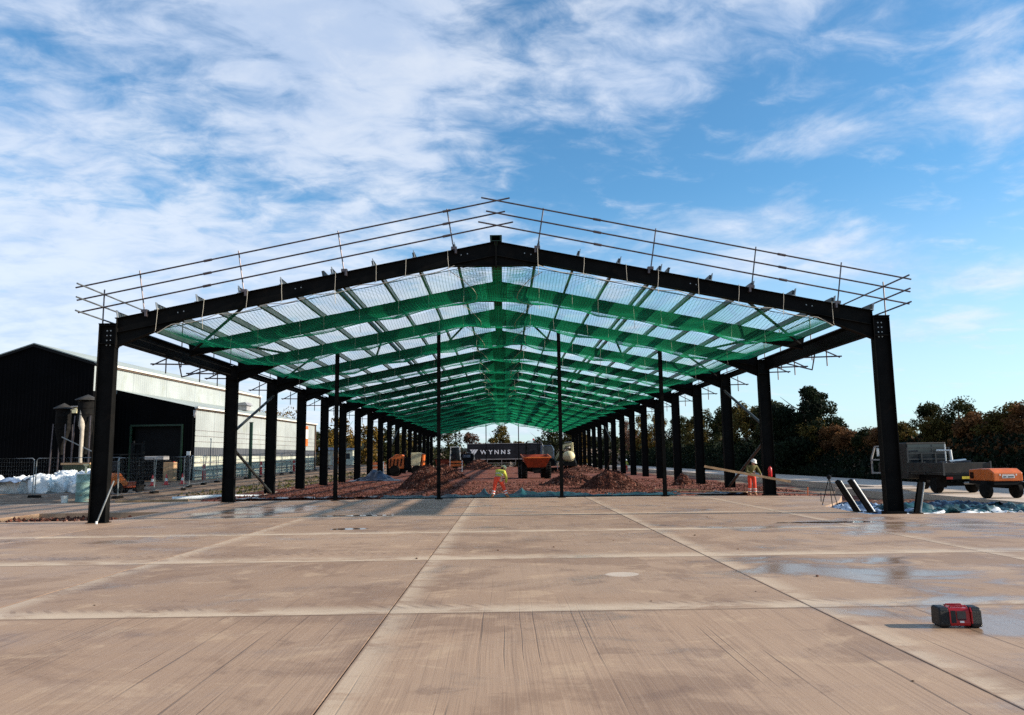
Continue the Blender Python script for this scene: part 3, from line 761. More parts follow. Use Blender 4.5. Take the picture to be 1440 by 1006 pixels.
# cyclone dust extractors
def cyclone(p, r, h, label, bright):
    t = tag(empty('dust_extractor', p), label, 'dust extractor', 'dust extractors against the black gable')
    MB().lathe([(r*1.35, h-.12), (r*1.3, h-.05), (.03, h+.30)], 18).build('rain_cap', M['truck'], t, smooth=True)
    mb = MB()
    for z in (h-1.55, h-1.1, h-.65): mb.lathe([(r, z), (r, z+.38), (r*1.03, z+.40), (r*1.03, z+.44)], 18)
    mb.build('drum', M['rubber'], t, smooth=True)
    MB().lathe([(r*.22, 2.4), (r*.5, h-2.6), (r, h-1.56)], 18).build('cone', M['rubber'], t, smooth=True)
    for a in range(4):
        x, y = r*1.2*math.cos(a*math.pi/2+.78), r*1.2*math.sin(a*math.pi/2+.78)
        MB().bar((x*1.2, y*1.2, 0), (x, y, h-1.2), .07, .07).build('leg', M['tube'], t)
    if bright:
        MB().tube([(.12,-r-.12,.2), (.12,-r-.12,h-2.2), (.05,-r-.1,h-1.9), (-.1,-r*.8,h-1.3), (-.12,-r*.8,h-.7)], [.12,.13,.2,.14,.10], 12).build('duct', M['conc'], t, smooth=True)
        MB().bar((-1.3,-r,3.6), (1.3,-r-.2,2.4), .06, .06).build('brace', M['galv'], t)
cyclone((-28.9, 30.4, 0), .62, 6.25, 'tall dust extractor with cream duct and conical cap by the black gable', True)
cyclone((-31.1, 31.4, 0), .50, 5.75, 'dim grey dust extractor with conical cap behind the cream ducted one', False)
# machinery frames, bins and bags beside the gable
tb = tag(empty('waste_bin', (-27.0, 26.5, 0)), 'olive green open bin behind the white bulk bags', 'bin')
mb = MB(); mb.hexa([(-.7,-.5,.3),(.7,-.5,.3),(.7,.5,.3),(-.7,.5,.3)], [(-.85,-.6,1.75),(.85,-.6,1.75),(.85,.6,1.75),(-.85,.6,1.75)]); mb.build('tub', M['olive'], tb)
mb = MB(); mb.box(-.92,.92,-.67,-.6,1.70,1.82); mb.box(-.92,.92,.6,.67,1.70,1.82); mb.box(-.92,-.85,-.599,.599,1.7,1.82); mb.box(.85,.92,-.599,.599,1.7,1.82); mb.build('rim', M['timber'], tb)
for x in (-.6, .6): MB().box(x-.06, x+.06, -.4, .4, 0, .30).build('foot', M['black'], tb)
def bulk_bag(p, s, rz, label, mat='bag'):
    t = tag(empty('bulk_bag', p, rz), label, 'bulk bag', 'white bulk bags behind the mesh fence')
    bm = bmesh.new(); bmesh.ops.create_cube(bm, size=1); bmesh.ops.subdivide_edges(bm, edges=bm.edges, cuts=7, use_grid_fill=True)
    sd_ = random.random()*50
    for v in bm.verts:
        c = v.co.copy(); rr = Vector((c.x, c.y)); k = 1+.20*(1-(2*c.z)**2)
        v.co.x = c.x*k; v.co.y = c.y*k
        if c.z > .3: v.co.z -= .22*(abs(c.x)+abs(c.y))**1.5*.6
        n = mnoise.noise_vector(Vector((c.x*3+sd_, c.y*3, c.z*3))); v.co += n*.17
        v.co = Vector((v.co.x*s[0], v.co.y*s[1], max(0, (v.co.z+.5))*s[2]*1.2))
    me = bpy.data.meshes.new('sack'); bm.to_mesh(me); bm.free(); me.materials.append(M[mat]); me.polygons.foreach_set('use_smooth', [True]*len(me.polygons))
    put_obj('sack', me, t)
    for sx in (-1, 1):
        for sy in (-1, 1):
            x, y = sx*s[0]*.36, sy*s[1]*.36
            MB().tube([(x-.08, y, s[2]*.9), (x-.05*sx, y+.02, s[2]*1.2), (x+.03, y-.03, s[2]*1.19), (x+.08, y, s[2]*.9)], .022, 5).build('lifting_loop', M['bag'], t)
bl = ['slumped white bulk bag at the frame edge under the blue sheet', 'white bulk bag second along from the frame edge, tied neck up', 'tall white bulk bag under the edge of the blue sheet',
      'bulging white bulk bag just before the double fence post', 'white bulk bag behind the double fence post', 'low white bulk bag just past the double fence post', 'broad white bulk bag below the olive bin',
      'white bulk bag leaning on its neighbour near the drum', 'last white bulk bag beside the weathered drum']
for k, lb in enumerate(bl):
    bulk_bag((-29.2+.72*k+random.uniform(-.1,.1), 21.2+random.uniform(-.5,.8)+.25*k*.3, .02), (random.uniform(.75,.95), .85, random.uniform(.72,.98)), random.uniform(-.4,.4), lb)
for k, (x, y, lb) in enumerate(((-26.2, 23.6, 'white bulk bag in the back row left of the cream duct foot'), (-25.0, 23.9, 'grey white bulk bag in the back row with the highest top'), (-24.2, 23.3, 'white bulk bag in the back row next to the drum'))):
    bulk_bag((x, y, .03), (.95, .95, 1.12), random.uniform(-.4,.4), lb)
def sheet(name, label, cat, x0, x1, y0, y1, zf, mat, st=.14, loc=(0,0,0), thick=.008):
    xs_ = np.arange(x0, x1+1e-6, st); ys_ = np.arange(y0, y1+1e-6, st); n = len(xs_)
    vs = [(x, y, zf(x, y)) for y in ys_ for x in xs_]
    fs = [(j*n+i, j*n+i+1, (j+1)*n+i+1, (j+1)*n+i) for j in range(len(ys_)-1) for i in range(n-1)]
    o = MB().add(vs, fs).build(name, mat, None, loc, smooth=True, fix=False)
    m = o.modifiers.new('solid', 'SOLIDIFY'); m.thickness = thick; m.offset = -1
    return tag(o, label, cat)
sheet('plastic_sheet', 'crumpled blue grey plastic sheet thrown over the end bulk bags', 'plastic sheet', -1.5, 1.3, -.6, .7,
      lambda x, y: .93+.22*nrm(x, y, 0, 1.6)+.12*nrm(x, y, 4, 4.5)-.16*sstep(abs(y), .3, .7)-.3*sstep(-x, .8, 1.5), M['bluesheet'], .1, (-28.4, 21.1, 0))
# weathered drum
t = tag(empty('steel_drum', (-19.45, 12.95, 0)), 'weathered teal and rust steel drum standing between fence and front column', 'drum')
MB().lathe([(.33, .0), (.34, .03), (.33, .42), (.345, .44), (.345, .47), (.33, .49), (.33, .86), (.345, .88), (.345, .91), (.33, .93), (.33, 1.27)], 24).build('shell', M['drum'], t, smooth=True)
MB().lathe([(.345, 1.272), (.35, 1.30), (.33, 1.31), (.05, 1.29)], 24).build('lid', M['bag'], t, smooth=True)
mb = MB(); mb.tube([(.05,0,1.30), (.05,0,1.62)], .05, 8); mb.lathe([(.05,1.62),(.12,1.70),(.12,1.74)], 10, (.05,0,0)); mb.build('funnel', M['cream'], t)
t = tag(MB().lathe([(.13, 0), (.15, .28), (.16, .29), (.16, .31)], 14).build('bucket', M['white'], None, (-19.95, 12.3, 0), smooth=True), 'small white bucket at the foot of the weathered drum', 'bucket')
mb = MB(); mb.tube([(-.16,0,.27),(-.1,0,.40),(.1,0,.40),(.16,0,.27)], .008, 5); mb.build('handle', M['tube'], t)

# ------------------------------------------------------------------ mesh site fence panels
def fence_proto():
    t = empty('fence_panel')
    wd, ht = 3.4, 2.0
    def arc(x0, x1):
        pts = [(x0, 0, .02), (x0, 0, ht-.18)]
        for a in range(1, 6): pts.append((x0+.18*(1-math.cos(a*math.pi/12))*(1 if x1 > x0 else -1), 0, ht-.18+.18*math.sin(a*math.pi/12)))
        return pts
    l = arc(0, wd); r = arc(wd, 0)[::-1]
    MB().tube(l + [(.18, 0, ht), (wd-.18, 0, ht)] + r, .024, 7).build('frame', M['galv'], t, smooth=True)
    MB().tube([(.02, 0, .2), (wd-.02, 0, .2)], .017, 6).build('bottom_rail', M['galv'], t)
    mb = MB()
    for k in range(1, 23): mb.tube([(wd*k/23, 0, .2), (wd*k/23, 0, ht)], .0015, 3, False)
    for k in range(1, 9): mb.tube([(0, .003, .2+.2*k), (wd, .003, .2+.2*k)], .0015, 3, False)
    mb.build('wire_infill', M['galv'], t)['kind'] = 'stuff'
    for x in (.0,): MB().prism([(x-.32,-.0),(x+.32,-.0),(x+.28,.13),(x-.28,.13)], -.12, .12, 'y').build('foot', M['rubber'], t)
    return t
fp = fence_proto(); used = False
def fence(p, q, lean, label):
    global used
    p, q = Vector(p), Vector(q); d = q-p
    o = fp if not used else dup(fp); used = True
    o.location = (p.x, p.y, H_ground(p.x, p.y) if p.y > 13 else 0.0); o.location.z = max(o.location.z, -.02)
    o.rotation_euler = (lean, 0, math.atan2(d.y, d.x)); s_ = d.length/3.42; o.scale = (s_, 1, 1)
    tag(o, label, 'fence panel', 'mesh fence panels round the shed yard')
ORD = ['first', 'second', 'third', 'fourth', 'fifth', 'sixth', 'seventh', 'eighth', 'ninth', 'tenth', 'eleventh', 'twelfth', 'thirteenth', 'fourteenth', 'fifteenth', 'sixteenth']
fence((-30.7, 17.6), (-27.4, 17.2), 0, 'grey mesh fence panel cut by the frame edge, before the bulk bags')
fence((-27.35, 17.2), (-24.0, 16.6), 0, 'grey mesh fence panel in front of the blue sheet and end bulk bags')
fence((-23.9, 16.6), (-20.4, 15.6), 0, 'grey mesh fence panel in front of the bin and dust extractors')
fence((-20.3, 15.5), (-18.95, 15.2), 0, 'short view of mesh fence panel behind the front steel column')
pts = [(-19.0, 15.25), (-19.15, 19.6), (-18.95, 23.0), (-20.0, 26.4), (-20.4, 29.9), (-20.8, 33.4)] + [(-20.9-.03*i, 36.8+3.45*i) for i in range(12)]
lb2 = ['mesh fence panel in front of the orange forklift', 'mesh fence panel in front of the dark doorway with cones', 'mesh fence panel in front of the lean-to corner', 'crooked mesh fence panel at the start of the pale wall']
for i, (p, q) in enumerate(zip(pts[:-1], pts[1:])):
    fence(p, q, (-.03, .02, 0, .05, -.04, .03)[i % 6], lb2[i] if i < 4 else ORD[i-4]+' mesh fence panel past the crooked one, along the pale wall yard')

# ------------------------------------------------------------------ cones, bollards, posts
def cone(p, label):
    t = tag(empty('traffic_cone', p), label, 'traffic cone', 'red cones in the shed yard')
    MB().box(-.2,.2,-.2,.2,0,.04).build('base', M['redplastic'], t)
    MB().lathe([(.15,.041),(.105,.27)], 14).build('cone_body', M['red'], t, smooth=True)
    MB().lathe([(.105,.271),(.075,.46)], 14).build('reflective_sleeve', M['reflect'], t, smooth=True)
    MB().lathe([(.075,.461),(.03,.72),(.02,.74)], 14).build('tip', M['red'], t, smooth=True)
for p, lb in (((-23.5, 29.0), 'red cone half hidden by the fence post, left of the other two'), ((-23.1, 30.2), 'red and white cone in the middle of the dark doorway'), ((-22.4, 31.2), 'red cone nearest the lean-to corner')):
    cone((p[0], p[1], H_ground(*p)), lb)
def bollard(p, label, h=1.15):
    t = tag(empty('bollard', p), label, 'bollard', 'red bollards along the pale shed')
    MB().lathe([(.13,0),(.13,h-.1),(.09,h),(.02,h+.03)], 14).build('post', M['redplastic'], t, smooth=True)
    MB().lathe([(.133,h*.62),(.133,h*.74)], 14).build('band', M['reflect'], t, smooth=True)
for p, lb in (((-25.6, 37.2), 'red bollard inside the dark doorway by the pale box'), ((-23.7, 38.4), 'red bollard at the lean-to corner by the crooked fence'), ((-23.0, 50.6), 'red bollard between first and second inner columns by the pale wall'), ((-22.4, 60.0), 'red bollard between second and third inner columns by the pale wall'), ((-21.9, 70.2), 'red bollard at the far corner of the pale wall')):
    bollard((p[0], p[1], H_ground(*p)), lb, 1.5 if p[1] < 38 else 1.25)
t = tag(empty('green_pole', (-20.9, 41.0, H_ground(-20.9, 41))), 'tall dark green square pole in front of the pale wall', 'pole')
MB().box(-.11,.11,-.11,.11,0,4.6).build('shaft', M['greensteel'], t); MB().box(-.14,.14,-.14,.14,4.601,4.66).build('cap', M['greensteel'], t); MB().box(-.25,.25,-.25,.25,0,.02).build('base_plate', M['greensteel'], t)
t = tag(empty('packing_box', (-25.1, 35.4, H_ground(-25, 35))), 'pale brown cabinet standing in the dark doorway', 'cabinet')
MB().box(-.4,.4,-.3,.3,.08,1.5).build('carcass', M['timber'], t, bevel=.02); MB().box(-.37,-.01,-.33,-.302,.12,1.46).build('door', M['timber'], t); MB().box(.01,.37,-.33,-.302,.12,1.46).build('door', M['timber'], t)
# parked van in the doorway shade, behind the cones
t = tag(empty('loading_trolley', (-26.9, 36.8, H_ground(-27, 37))), 'dark low trolley with pale load parked in the shade of the doorway', 'trolley')
MB().box(-1.1,1.1,-.6,.6,.45,.55).build('deck', M['black'], t); MB().box(-.8,.9,-.5,.5,1.65,1.95).build('load', M['alu'], t, bevel=.06)
for x in (-1.0, 1.0): MB().bar((x,-.5,.55),(x,-.5,1.66),.06,.06).build('upright', M['black'], t); MB().bar((x,.5,.55),(x,.5,1.66),.06,.06).build('upright', M['black'], t); MB().lathe([(.22,-.06),(.22,.06)], 12, (x,0,.22), 'y').build('wheel', M['rubber'], t)
MB().box(-1.0,1.0,-.5,.5,1.58,1.649).build('shelf', M['black'], t)

# ------------------------------------------------------------------ forklift
def wheel(t, p, r, w, axis='y', rim='alu', name='wheel', tread=0):
    prof = [(r*.55, -w/2), (r*.9, -w/2), (r, -w*.36), (r, w*.36), (r*.9, w/2), (r*.55, w/2)]
    mb = MB().lathe(prof, 24, (0,0,0), axis)
    if tread:
        for k in range(tread):
            a = 2*math.pi*k/tread; c, s_ = math.cos(a), math.sin(a)
            for sd in (-1, 1):
                P = [Vector((sd*w*.04, c*r*.98, s_*r*.98)), Vector((sd*w*.47, math.cos(a+.18)*r*.96, math.sin(a+.18)*r*.96))]
                if axis == 'y': P = [Vector((v.y, v.x, v.z)) for v in P]
                up = (P[0]+P[1]); up = Vector((0, up.y, up.z)) if axis == 'x' else Vector((up.x, 0, up.z))
                mb.bar(P[0]+up.normalized()*.03, P[1]+up.normalized()*.03, r*.12, .09, up)
    o = mb.build(name, M['rubber'], t, p, smooth=True)
    mb = MB()
    mb.lathe([(r*.54, -w*.3), (r*.5, -w*.42), (r*.3, -w*.3), (r*.12, -w*.34), (r*.10, -w*.44), (.01, -w*.45)], 20, (0,0,0), axis)
    mb.lathe([(.01, w*.45), (r*.10, w*.44), (r*.12, w*.34), (r*.3, w*.3), (r*.5, w*.42), (r*.54, w*.3)], 20, (0,0,0), axis)
    mb.build('rim', M[rim], o, smooth=True); return o
f = tag(empty('forklift', (-20.9, 19.6, H_ground(-20.9, 19.6)+.02), R(78)), 'orange counterbalance forklift with black mast parked behind the mesh fence', 'forklift')
mb = MB(); mb.prism([(-1.35,.42),(-.25,.42),(-.2,.62),(-.55,.86),(-.8,1.12),(-1.3,1.12),(-1.45,.9)], -.5, .5, 'y'); mb.build('counterweight', M['orange'], f, bevel=.05)
mb = MB(); mb.prism([(-.24,.30),(.95,.30),(.95,.55),(.45,.62),(-.19,.62)], -.48, .48, 'y'); mb.build('chassis', M['orange_dirty'], f, bevel=.03)
mb = MB(); mb.prism([(-.75,1.14),(-.25,1.0),(-.2,1.08),(-.7,1.24)], -.3, .3, 'y'); mb.prism([(-.85,1.2),(-.72,1.2),(-.78,1.75),(-.9,1.75)], -.3, .3, 'y'); mb.build('seat', M['blackplastic'], f, bevel=.03)
mb = MB()
for y in (-.44, .44):
    mb.bar((-1.15,y,1.1),(-.85,y,2.1),.06,.06); mb.bar((.55,y,.6),(.35,y,2.1),.06,.06); mb.bar((-.9,y,2.1),(.4,y,2.12),.06,.06)
for k in range(6): mb.bar((-.85+.23*k,-.44,2.12),(-.85+.23*k,.44,2.12),.03,.05)
mb.build('overhead_guard', M['black'], f)
mb = MB()
for y in (-.34, .34): mb.box(1.0,1.12,y-.05,y+.05,.15,2.75); mb.box(1.13,1.22,y-.04,y+.04,.15,2.9)
for z in (.3, 1.2, 2.1, 2.68): mb.box(1.02,1.1,-.29,.29,z,z+.08)
mb.tube([(1.06,0,.4),(1.06,0,2.4)],.04,8); mb.build('mast', M['black'], f)
mb = MB(); mb.box(1.23,1.28,-.5,.5,.3,.42); mb.box(1.23,1.28,-.5,.5,.7,.8)
for y in (-.3, .3): mb.box(1.285,1.33,y-.06,y+.06,.1,.8); mb.box(1.285,2.3,y-.06,y+.06,.06,.099)
mb.build('fork_carriage', M['black'], f)
for x in (-.95, .75):
    for y in (-.46, .46): wheel(f, (x, y, .32 if x > 0 else .30), .33 if x > 0 else .30, .22, 'y', 'cream')
MB().lathe([(.09,0),(.09,.04)], 10, (-1.2,-.30,.95), 'y').build('lamp', M['white'], f); MB().tube([(.25,.05,.7),(.05,.05,1.25)],.02,6).build('steering_column', M['black'], f)

# kerb boards and scraps on the slab edge, left
for k, (p, q, lb) in enumerate((((-17.6,12.3,.03),(-14.4,12.5,.03),'pale timber board lying along the slab edge by the forklift'), ((-15.6,13.6,.06),(-11.9,14.9,.05),'white plastic wrapped roll lying on the rubble before the fence'), ((-12.0,15.6,.05),(-12.9,24.0,.05),'long pale kerb board running away beside the left inner columns'))):
    mb = MB(); mb.bar(p, q, .24, .10) if k != 1 else mb.tube([p, Vector(p).lerp(Vector(q), .5)+Vector((0,0,.03)), q], [.09,.11,.09], 10)
    o = mb.build(['edge_board','wrapped_roll','kerb_board'][k], M[['timber','bag','conc'][k]], None, smooth=(k == 1)); tag(o, lb, ['board','roll','kerb board'][k])
# thin leaning tube against the front left column
t = tag(empty('scaffold_tube', (-11.72, -.42, 0)), 'thin pale tube leaning against the foot of the bag side front column', 'tube')
MB().tube([(-.06, -.12, .0), (.28, .10, 1.25)], .024, 7).build('tube', M['galv'], t); MB().lathe([(.034,0),(.034,.08)], 8, (-.055,-.117,.01)).build('end_cap', M['white'], t)

# ================================================================== heaps of crushed brick
def heap(p, rx, ry, h, label, seed, nst=1500, smin=.03, smax=.09):
    t = tag(empty('rubble_heap', (p[0], p[1], .07)), label, 'heap', 'heaps of crushed brick inside the frame')
    n = 44; m = 20
    def hz(x, y):
        r = math.hypot(x/rx, y/ry); a = math.atan2(y, x)
        e = 1 + .18*nrm(math.cos(a)*1.3, math.sin(a)*1.3, seed)
        z = h*max(0, 1-(r/e))**.92
        z = min(z, h*(.86+.1*nrm(x, y, seed, .9)))
        return z*(1+.18*nrm(x, y, seed+2, 1.1)) + .10*h*nrm(x, y, seed, 2.6)*min(1, z/h*4) + .02*nrm(x, y, 1, 9.)
    vs = [(0, 0, hz(0, 0))]; fs = []
    for j in range(1, m+1):
        for i in range(n):
            a = 2*math.pi*i/n; q = 1.25*j/m; x, y = rx*q*math.cos(a), ry*q*math.sin(a)
            vs.append((x, y, hz(x, y)-(.15 if j == m else 0)))
    for i in range(n): fs.append((0, 1+i, 1+(i+1) % n))
    for j in range(m-1):
        for i in range(n): fs.append((1+j*n+i, 1+(j+1)*n+i, 1+(j+1)*n+(i+1) % n, 1+j*n+(i+1) % n))
    MB().add(vs, fs).build('heap_body', M['brickrubble'], t, fix=False)
    pts = []
    for _ in range(nst):
        a = random.random()*6.283; q = math.sqrt(random.random())*1.15
        x, y = rx*q*math.cos(a), ry*q*math.sin(a); pts.append((x, y, max(0.02, hz(x, y))+.01))
    stones('surface_stones', pts, smin, smax, M['brickrubble'], t)
heap((-4.2, 20.6), 1.6, 1.5, 1.45, 'tall red rubble heap between the two left gable posts', 1, 5200, .016, .05)
heap((-5.0, 41.5), 2.1, 1.9, 1.35, 'red rubble heap just behind the post left of the stooping worker', 2, 1500, .05, .12)
heap((5.9, 17.6), 1.9, 1.5, 1.12, 'broad red rubble heap right of the orange dumper, nearest the slab', 3, 5200, .016, .05)
heap((4.4, 24.5), 1.8, 1.9, .95, 'dark red rubble heap behind the post right of the dumper', 4, 1500)
heap((-3.6, 92.), 2.9, 2.5, 1.75, 'far red earth heap in front of the lettered trailer', 5, 600, .06, .16)
heap((8.2, 62.), 3.6, 5., .9, 'long low red heap below the white round tank', 6, 900, .06, .14)
heap((10.4, 20.5), .6, .5, .75, 'small dark heap by the foot of a right hand inner column', 7, 300)

# black and blue tarpaulin bundle
sheet('tarpaulin', 'bundled black and blue tarpaulin lying by the left inner columns', 'tarpaulin', -2.0, 2.0, -1.4, 1.4,
      lambda x, y: max(.0, .80*math.exp(-(x*x/1.1+y*y/.6)))*(1+.35*nrm(x, y, 3, 1.7))+.22*nrm(x, y, 7, 2.6)*math.exp(-(x*x/3+y*y/2))+.03, M['tarp'], .1, (-10.1, 39.0, .07))

# teal ground sheet bunched along the slab edge
def gs(x, y):
    z = .05+.09*nrm(x, y, 2, 1.4)+.07*nrm(x, y*2, 6, 3.7)
    z += (.26*math.exp(-(abs(x+.72)/.2)**1.3-((y-.4)/.3)**2) + .24*math.exp(-(abs(x-.95)/.34)**1.4-((y-.4)/.3)**2) + .14*math.exp(-((x-2.6)/.8)**2-((y-.4)/.4)**2))*(1+.8*nrm(x, y, 4, 4.5))
    return max(.005, z*(1-sstep(abs(y-.3), .35, .75)))+.0
sheet('ground_sheet', 'teal plastic sheet bunched up along the slab edge behind the stooping worker', 'plastic sheet', -5.4, 8.2, -.4, 1.0, gs, M['teal'], .09, (.0, 11.95, .03))
sheet('ground_sheet', 'dark sheet lying flat along the slab edge beside the left inner column', 'plastic sheet', -6.6, 0.4, -.3, .7, lambda x, y: .03+.05*nrm(x, y, 2, 1.9)+.02*nrm(x, y, 1, 5), M['tarp'], .1, (-6.0, 12.2, .06))
# torn netting and plastic in the right hand pit
def pit_sheet(name, label, x0, x1, y0, y1, mat, seed, a=.16, z0=-.14):
    sheet(name, label, 'plastic sheet', 0, x1-x0, 0, y1-y0, lambda x, y: z0+max(-.03, a*nrm(x, y*1.3, seed, 1.3)+.6*a*nrm(x, y*1.8, seed+3, 3.6)+.3*a*nrm(x, y, seed, 9)), mat, .07, (x0, y0, .02))
pit_sheet('torn_sheet', 'crumpled teal plastic in the pit right of the near right column', 12.6, 17.8, -.2, 3.6, M['teal'], 3, .26)
pit_sheet('torn_sheet', 'crumpled white plastic strips lying on the teal sheet nearest the slab', 12.3, 16.6, -.6, 1.2, M['bag'], 8, .22, -.17)
pit_sheet('torn_sheet', 'dark blue sheet lying at the back of the right hand pit', 12.4, 18.0, 3.3, 5.6, M['tarp'], 5, .18, -.12)
pit_sheet('torn_sheet', 'pale blue plastic crumpled between leaning bar and column', 11.2, 13.4, .9, 5.0, M['bluesheet'], 9, .24)
# raking steel bars beside the front right column
def rake(p, q, w, label, mat='galv'):
    t = tag(empty('raking_prop', (0,0,0)), label, 'steel prop', 'steel props round the near right column')
    MB().ibeam(p, q, w, w*.8, .02, .02, up=(0,1,0)).build('raking_bar', M['steel'], t)
    p, q = Vector(p), Vector(q); MB().tube([p+Vector((w*.75,-.02,.0)), q+Vector((w*.75,-.02,.0))], w*.26, 10).build('sunlit_edge_tube', M[mat], t, smooth=True)  # added pale tube imitates the sun catching the right edge of the prop
    MB().box(p.x-.15, p.x+.15, p.y-.12, p.y+.12, p.z-.02, p.z+.015).build('foot_plate', M['steel'], t)
rake((11.35,1.1,-.05), (10.75,1.0,.92), .13, 'black raking steel prop furthest from the near right column')
rake((11.22,-.15,.02), (10.62,-.2,.98), .13, 'raking steel prop with painted sunlit edge just left of the near right column', 'white')
rake((12.28,-.75,.02), (12.5,-.7,.90), .13, 'steel prop standing just right of the near right column')
t = tag(empty('survey_tripod', (11.6,3.6,-.2)), 'thin dark tripod standing behind the raking props', 'tripod')
for a in (0.3, 2.4, 4.5): MB().tube([(0,0,1.15),(.35*math.cos(a),.35*math.sin(a),0)],.014,6).build('leg', M['black'], t)
MB().lathe([(.07,1.1),(.08,1.2),(.03,1.24)], 10).build('head', M['black'], t)

# ================================================================== people
def skin(name, nodes, edges, mat, parent, sub=2, root=0):
    me = bpy.data.meshes.new(name); me.from_pydata([n[0] for n in nodes], edges, [])
    o = bpy.data.objects.new(name, me); COL.objects.link(o)
    sk = o.modifiers.new('skin', 'SKIN'); sk.use_smooth_shade = True
    for i, d in enumerate(me.skin_vertices[0].data):
        r = nodes[i][1]; d.radius = (r, r) if not isinstance(r, tuple) else r; d.use_root = (i == root)
    ss = o.modifiers.new('sub', 'SUBSURF'); ss.levels = sub; ss.render_levels = sub
    dg = bpy.context.evaluated_depsgraph_get(); m2 = bpy.data.meshes.new_from_object(o.evaluated_get(dg)); m2.name = name
    o.modifiers.clear(); o.data = m2; m2.materials.clear(); m2.materials.append(mat); o.parent = parent
    m2.polygons.foreach_set('use_smooth', [True]*len(m2.polygons))
    return o
def hand(nodes, edges, wi, wrist, d, side, curl):
    """palm and five bent fingers grown from node wi"""
    d = d.normalized(); side = side.normalized(); cu = curl.normalized()
    palm = wrist + d*.05; nodes.append((palm, (.036,.022))); pi_ = len(nodes)-1; edges.append((wi, pi_))
    for k, (o, L) in enumerate(((-.03,.075),(-.01,.088),(.01,.082),(.028,.065))):
        a = palm + side*o + d*.035; b = a + d*L*.45 + cu*L*.25; c = b + d*L*.1 + cu*L*.45
        i = len(nodes); nodes += [(a,.010),(b,.009),(c,.008)]; edges += [(pi_,i),(i,i+1),(i+1,i+2)]
    a = palm - side*.035 - d*.01; b = a - side*.02 + d*.03 + cu*.02; c = b + d*.025 + cu*.02
    i = len(nodes); nodes += [(a,.012),(b,.010),(c,.009)]; edges += [(pi_,i),(i,i+1),(i+1,i+2)]
def person(loc, rz, J, label, vest, cap='white', hold=None):
    t = tag(empty('person', loc, rz), label, 'person')
    V = {k: Vector(v) for k, v in J.items()}
    nodes = []; edges = []; idx = {}
    def nd(k, p, r): idx[k] = len(nodes); nodes.append((p, r)); return idx[k]
    nd('pel', V['pel'], (.15,.11)); nd('waist', V['pel'].lerp(V['neck'], .35), (.14,.10)); nd('chest', V['pel'].lerp(V['neck'], .75), (.17,.11)); nd('neck', V['neck'], .055)
    up = (V['head']-V['neck']).normalized()
    nd('jaw', V['neck']+up*.09, .07); nd('headc', V['head'], (.078,.095)); nd('top', V['head']+up*.085, .06)
    edges += [(0,1),(1,2),(2,3),(3,4),(4,5),(5,6)]
    for s in 'lr':
        nd('sh'+s, V['sh'+s], .065); nd('el'+s, V['el'+s], .045); nd('wr'+s, V['wr'+s], .030)
        edges += [(2, idx['sh'+s]), (idx['sh'+s], idx['el'+s]), (idx['el'+s], idx['wr'+s])]
        d = V['wr'+s]-V['el'+s]; sd = (V['shr']-V['shl']) if abs(d.normalized().dot((V['shr']-V['shl']).normalized())) < .8 else Vector((0,0,1))
        hand(nodes, edges, idx['wr'+s], V['wr'+s], d, sd*(1 if s == 'l' else -1), Vector(J.get('curl', (0,0,-1)))+d.normalized()*.2)
        nd('hp'+s, V['hp'+s], .095); nd('kn'+s, V['kn'+s], .065); nd('an'+s, V['an'+s], .045); nd('to'+s, V['to'+s], (.04,.03))
        edges += [(0, idx['hp'+s]), (idx['hp'+s], idx['kn'+s]), (idx['kn'+s], idx['an'+s]), (idx['an'+s], idx['to'+s])]
    skin('body', nodes, edges, M['skin'], t)
    # face
    f = Vector(J['face']).normalized(); h = V['head']; sd = f.cross(up).normalized()
    mb = MB(); mb.hexa([h+f*.085+sd*.012-up*.035, h+f*.085-sd*.012-up*.035, h+f*.08-sd*.008-up*.03, h+f*.08+sd*.008-up*.03], [h+f*.118+sd*.012-up*.025, h+f*.118-sd*.012-up*.025, h+f*.09-sd*.006+up*.012, h+f*.09+sd*.006+up*.012]); mb.build('nose', M['skin'], t, smooth=True)
    mb = MB()
    for q in (-1, 1):
        c = h+f*.086+sd*q*.033+up*.008; mb.lathe([(.002,-.010),(.011,-.004),(.012,.004),(.002,.010)], 8, tuple(c))
    mb.build('eye', M['glass'], t)
    MB().bar(h+f*.090-up*.058-sd*.025, h+f*.090-up*.058+sd*.025, .010, .008).build('mouth', M['redplastic'], t)
    mb = MB()
    for q in (-1, 1): mb.lathe([(.004,-.03),(.018,-.012),(.020,.012),(.006,.03)], 8, tuple(h+sd*q*.085-f*.005))
    mb.build('ear', M['skin'], t, smooth=True)
    skin('hair', [(h-f*.035+up*.02,(.085,.085)),(h-f*.055-up*.05,(.06,.07))], [(0,1)], M['hair'], t)
    # clothes
    k = 1.0
    n = [(V['pel']+(V['neck']-V['pel'])*.10, (.178,.135)), (V['pel'].lerp(V['neck'], .4), (.17,.13)), (V['pel'].lerp(V['neck'], .78), (.20,.14)), (V['pel'].lerp(V['neck'], .95), (.085,.085))]
    e = [(0,1),(1,2),(2,3)]
    for s in 'lr':
        i = len(n); n += [(V['sh'+s], .088), (V['sh'+s].lerp(V['el'+s], .5), .078), (V['el'+s], .064), (V['el'+s].lerp(V['wr'+s], .9), .046)]
        e += [(2,i),(i,i+1),(i+1,i+2),(i+2,i+3)]
    skin('jacket', n, e, M['hivis' if vest == 'yellow' else 'olivecoat'], t)
    n = [(V['pel']+(V['neck']-V['pel'])*.12, (.165,.125)), (V['pel'], (.165,.125))]; e = [(0,1)]
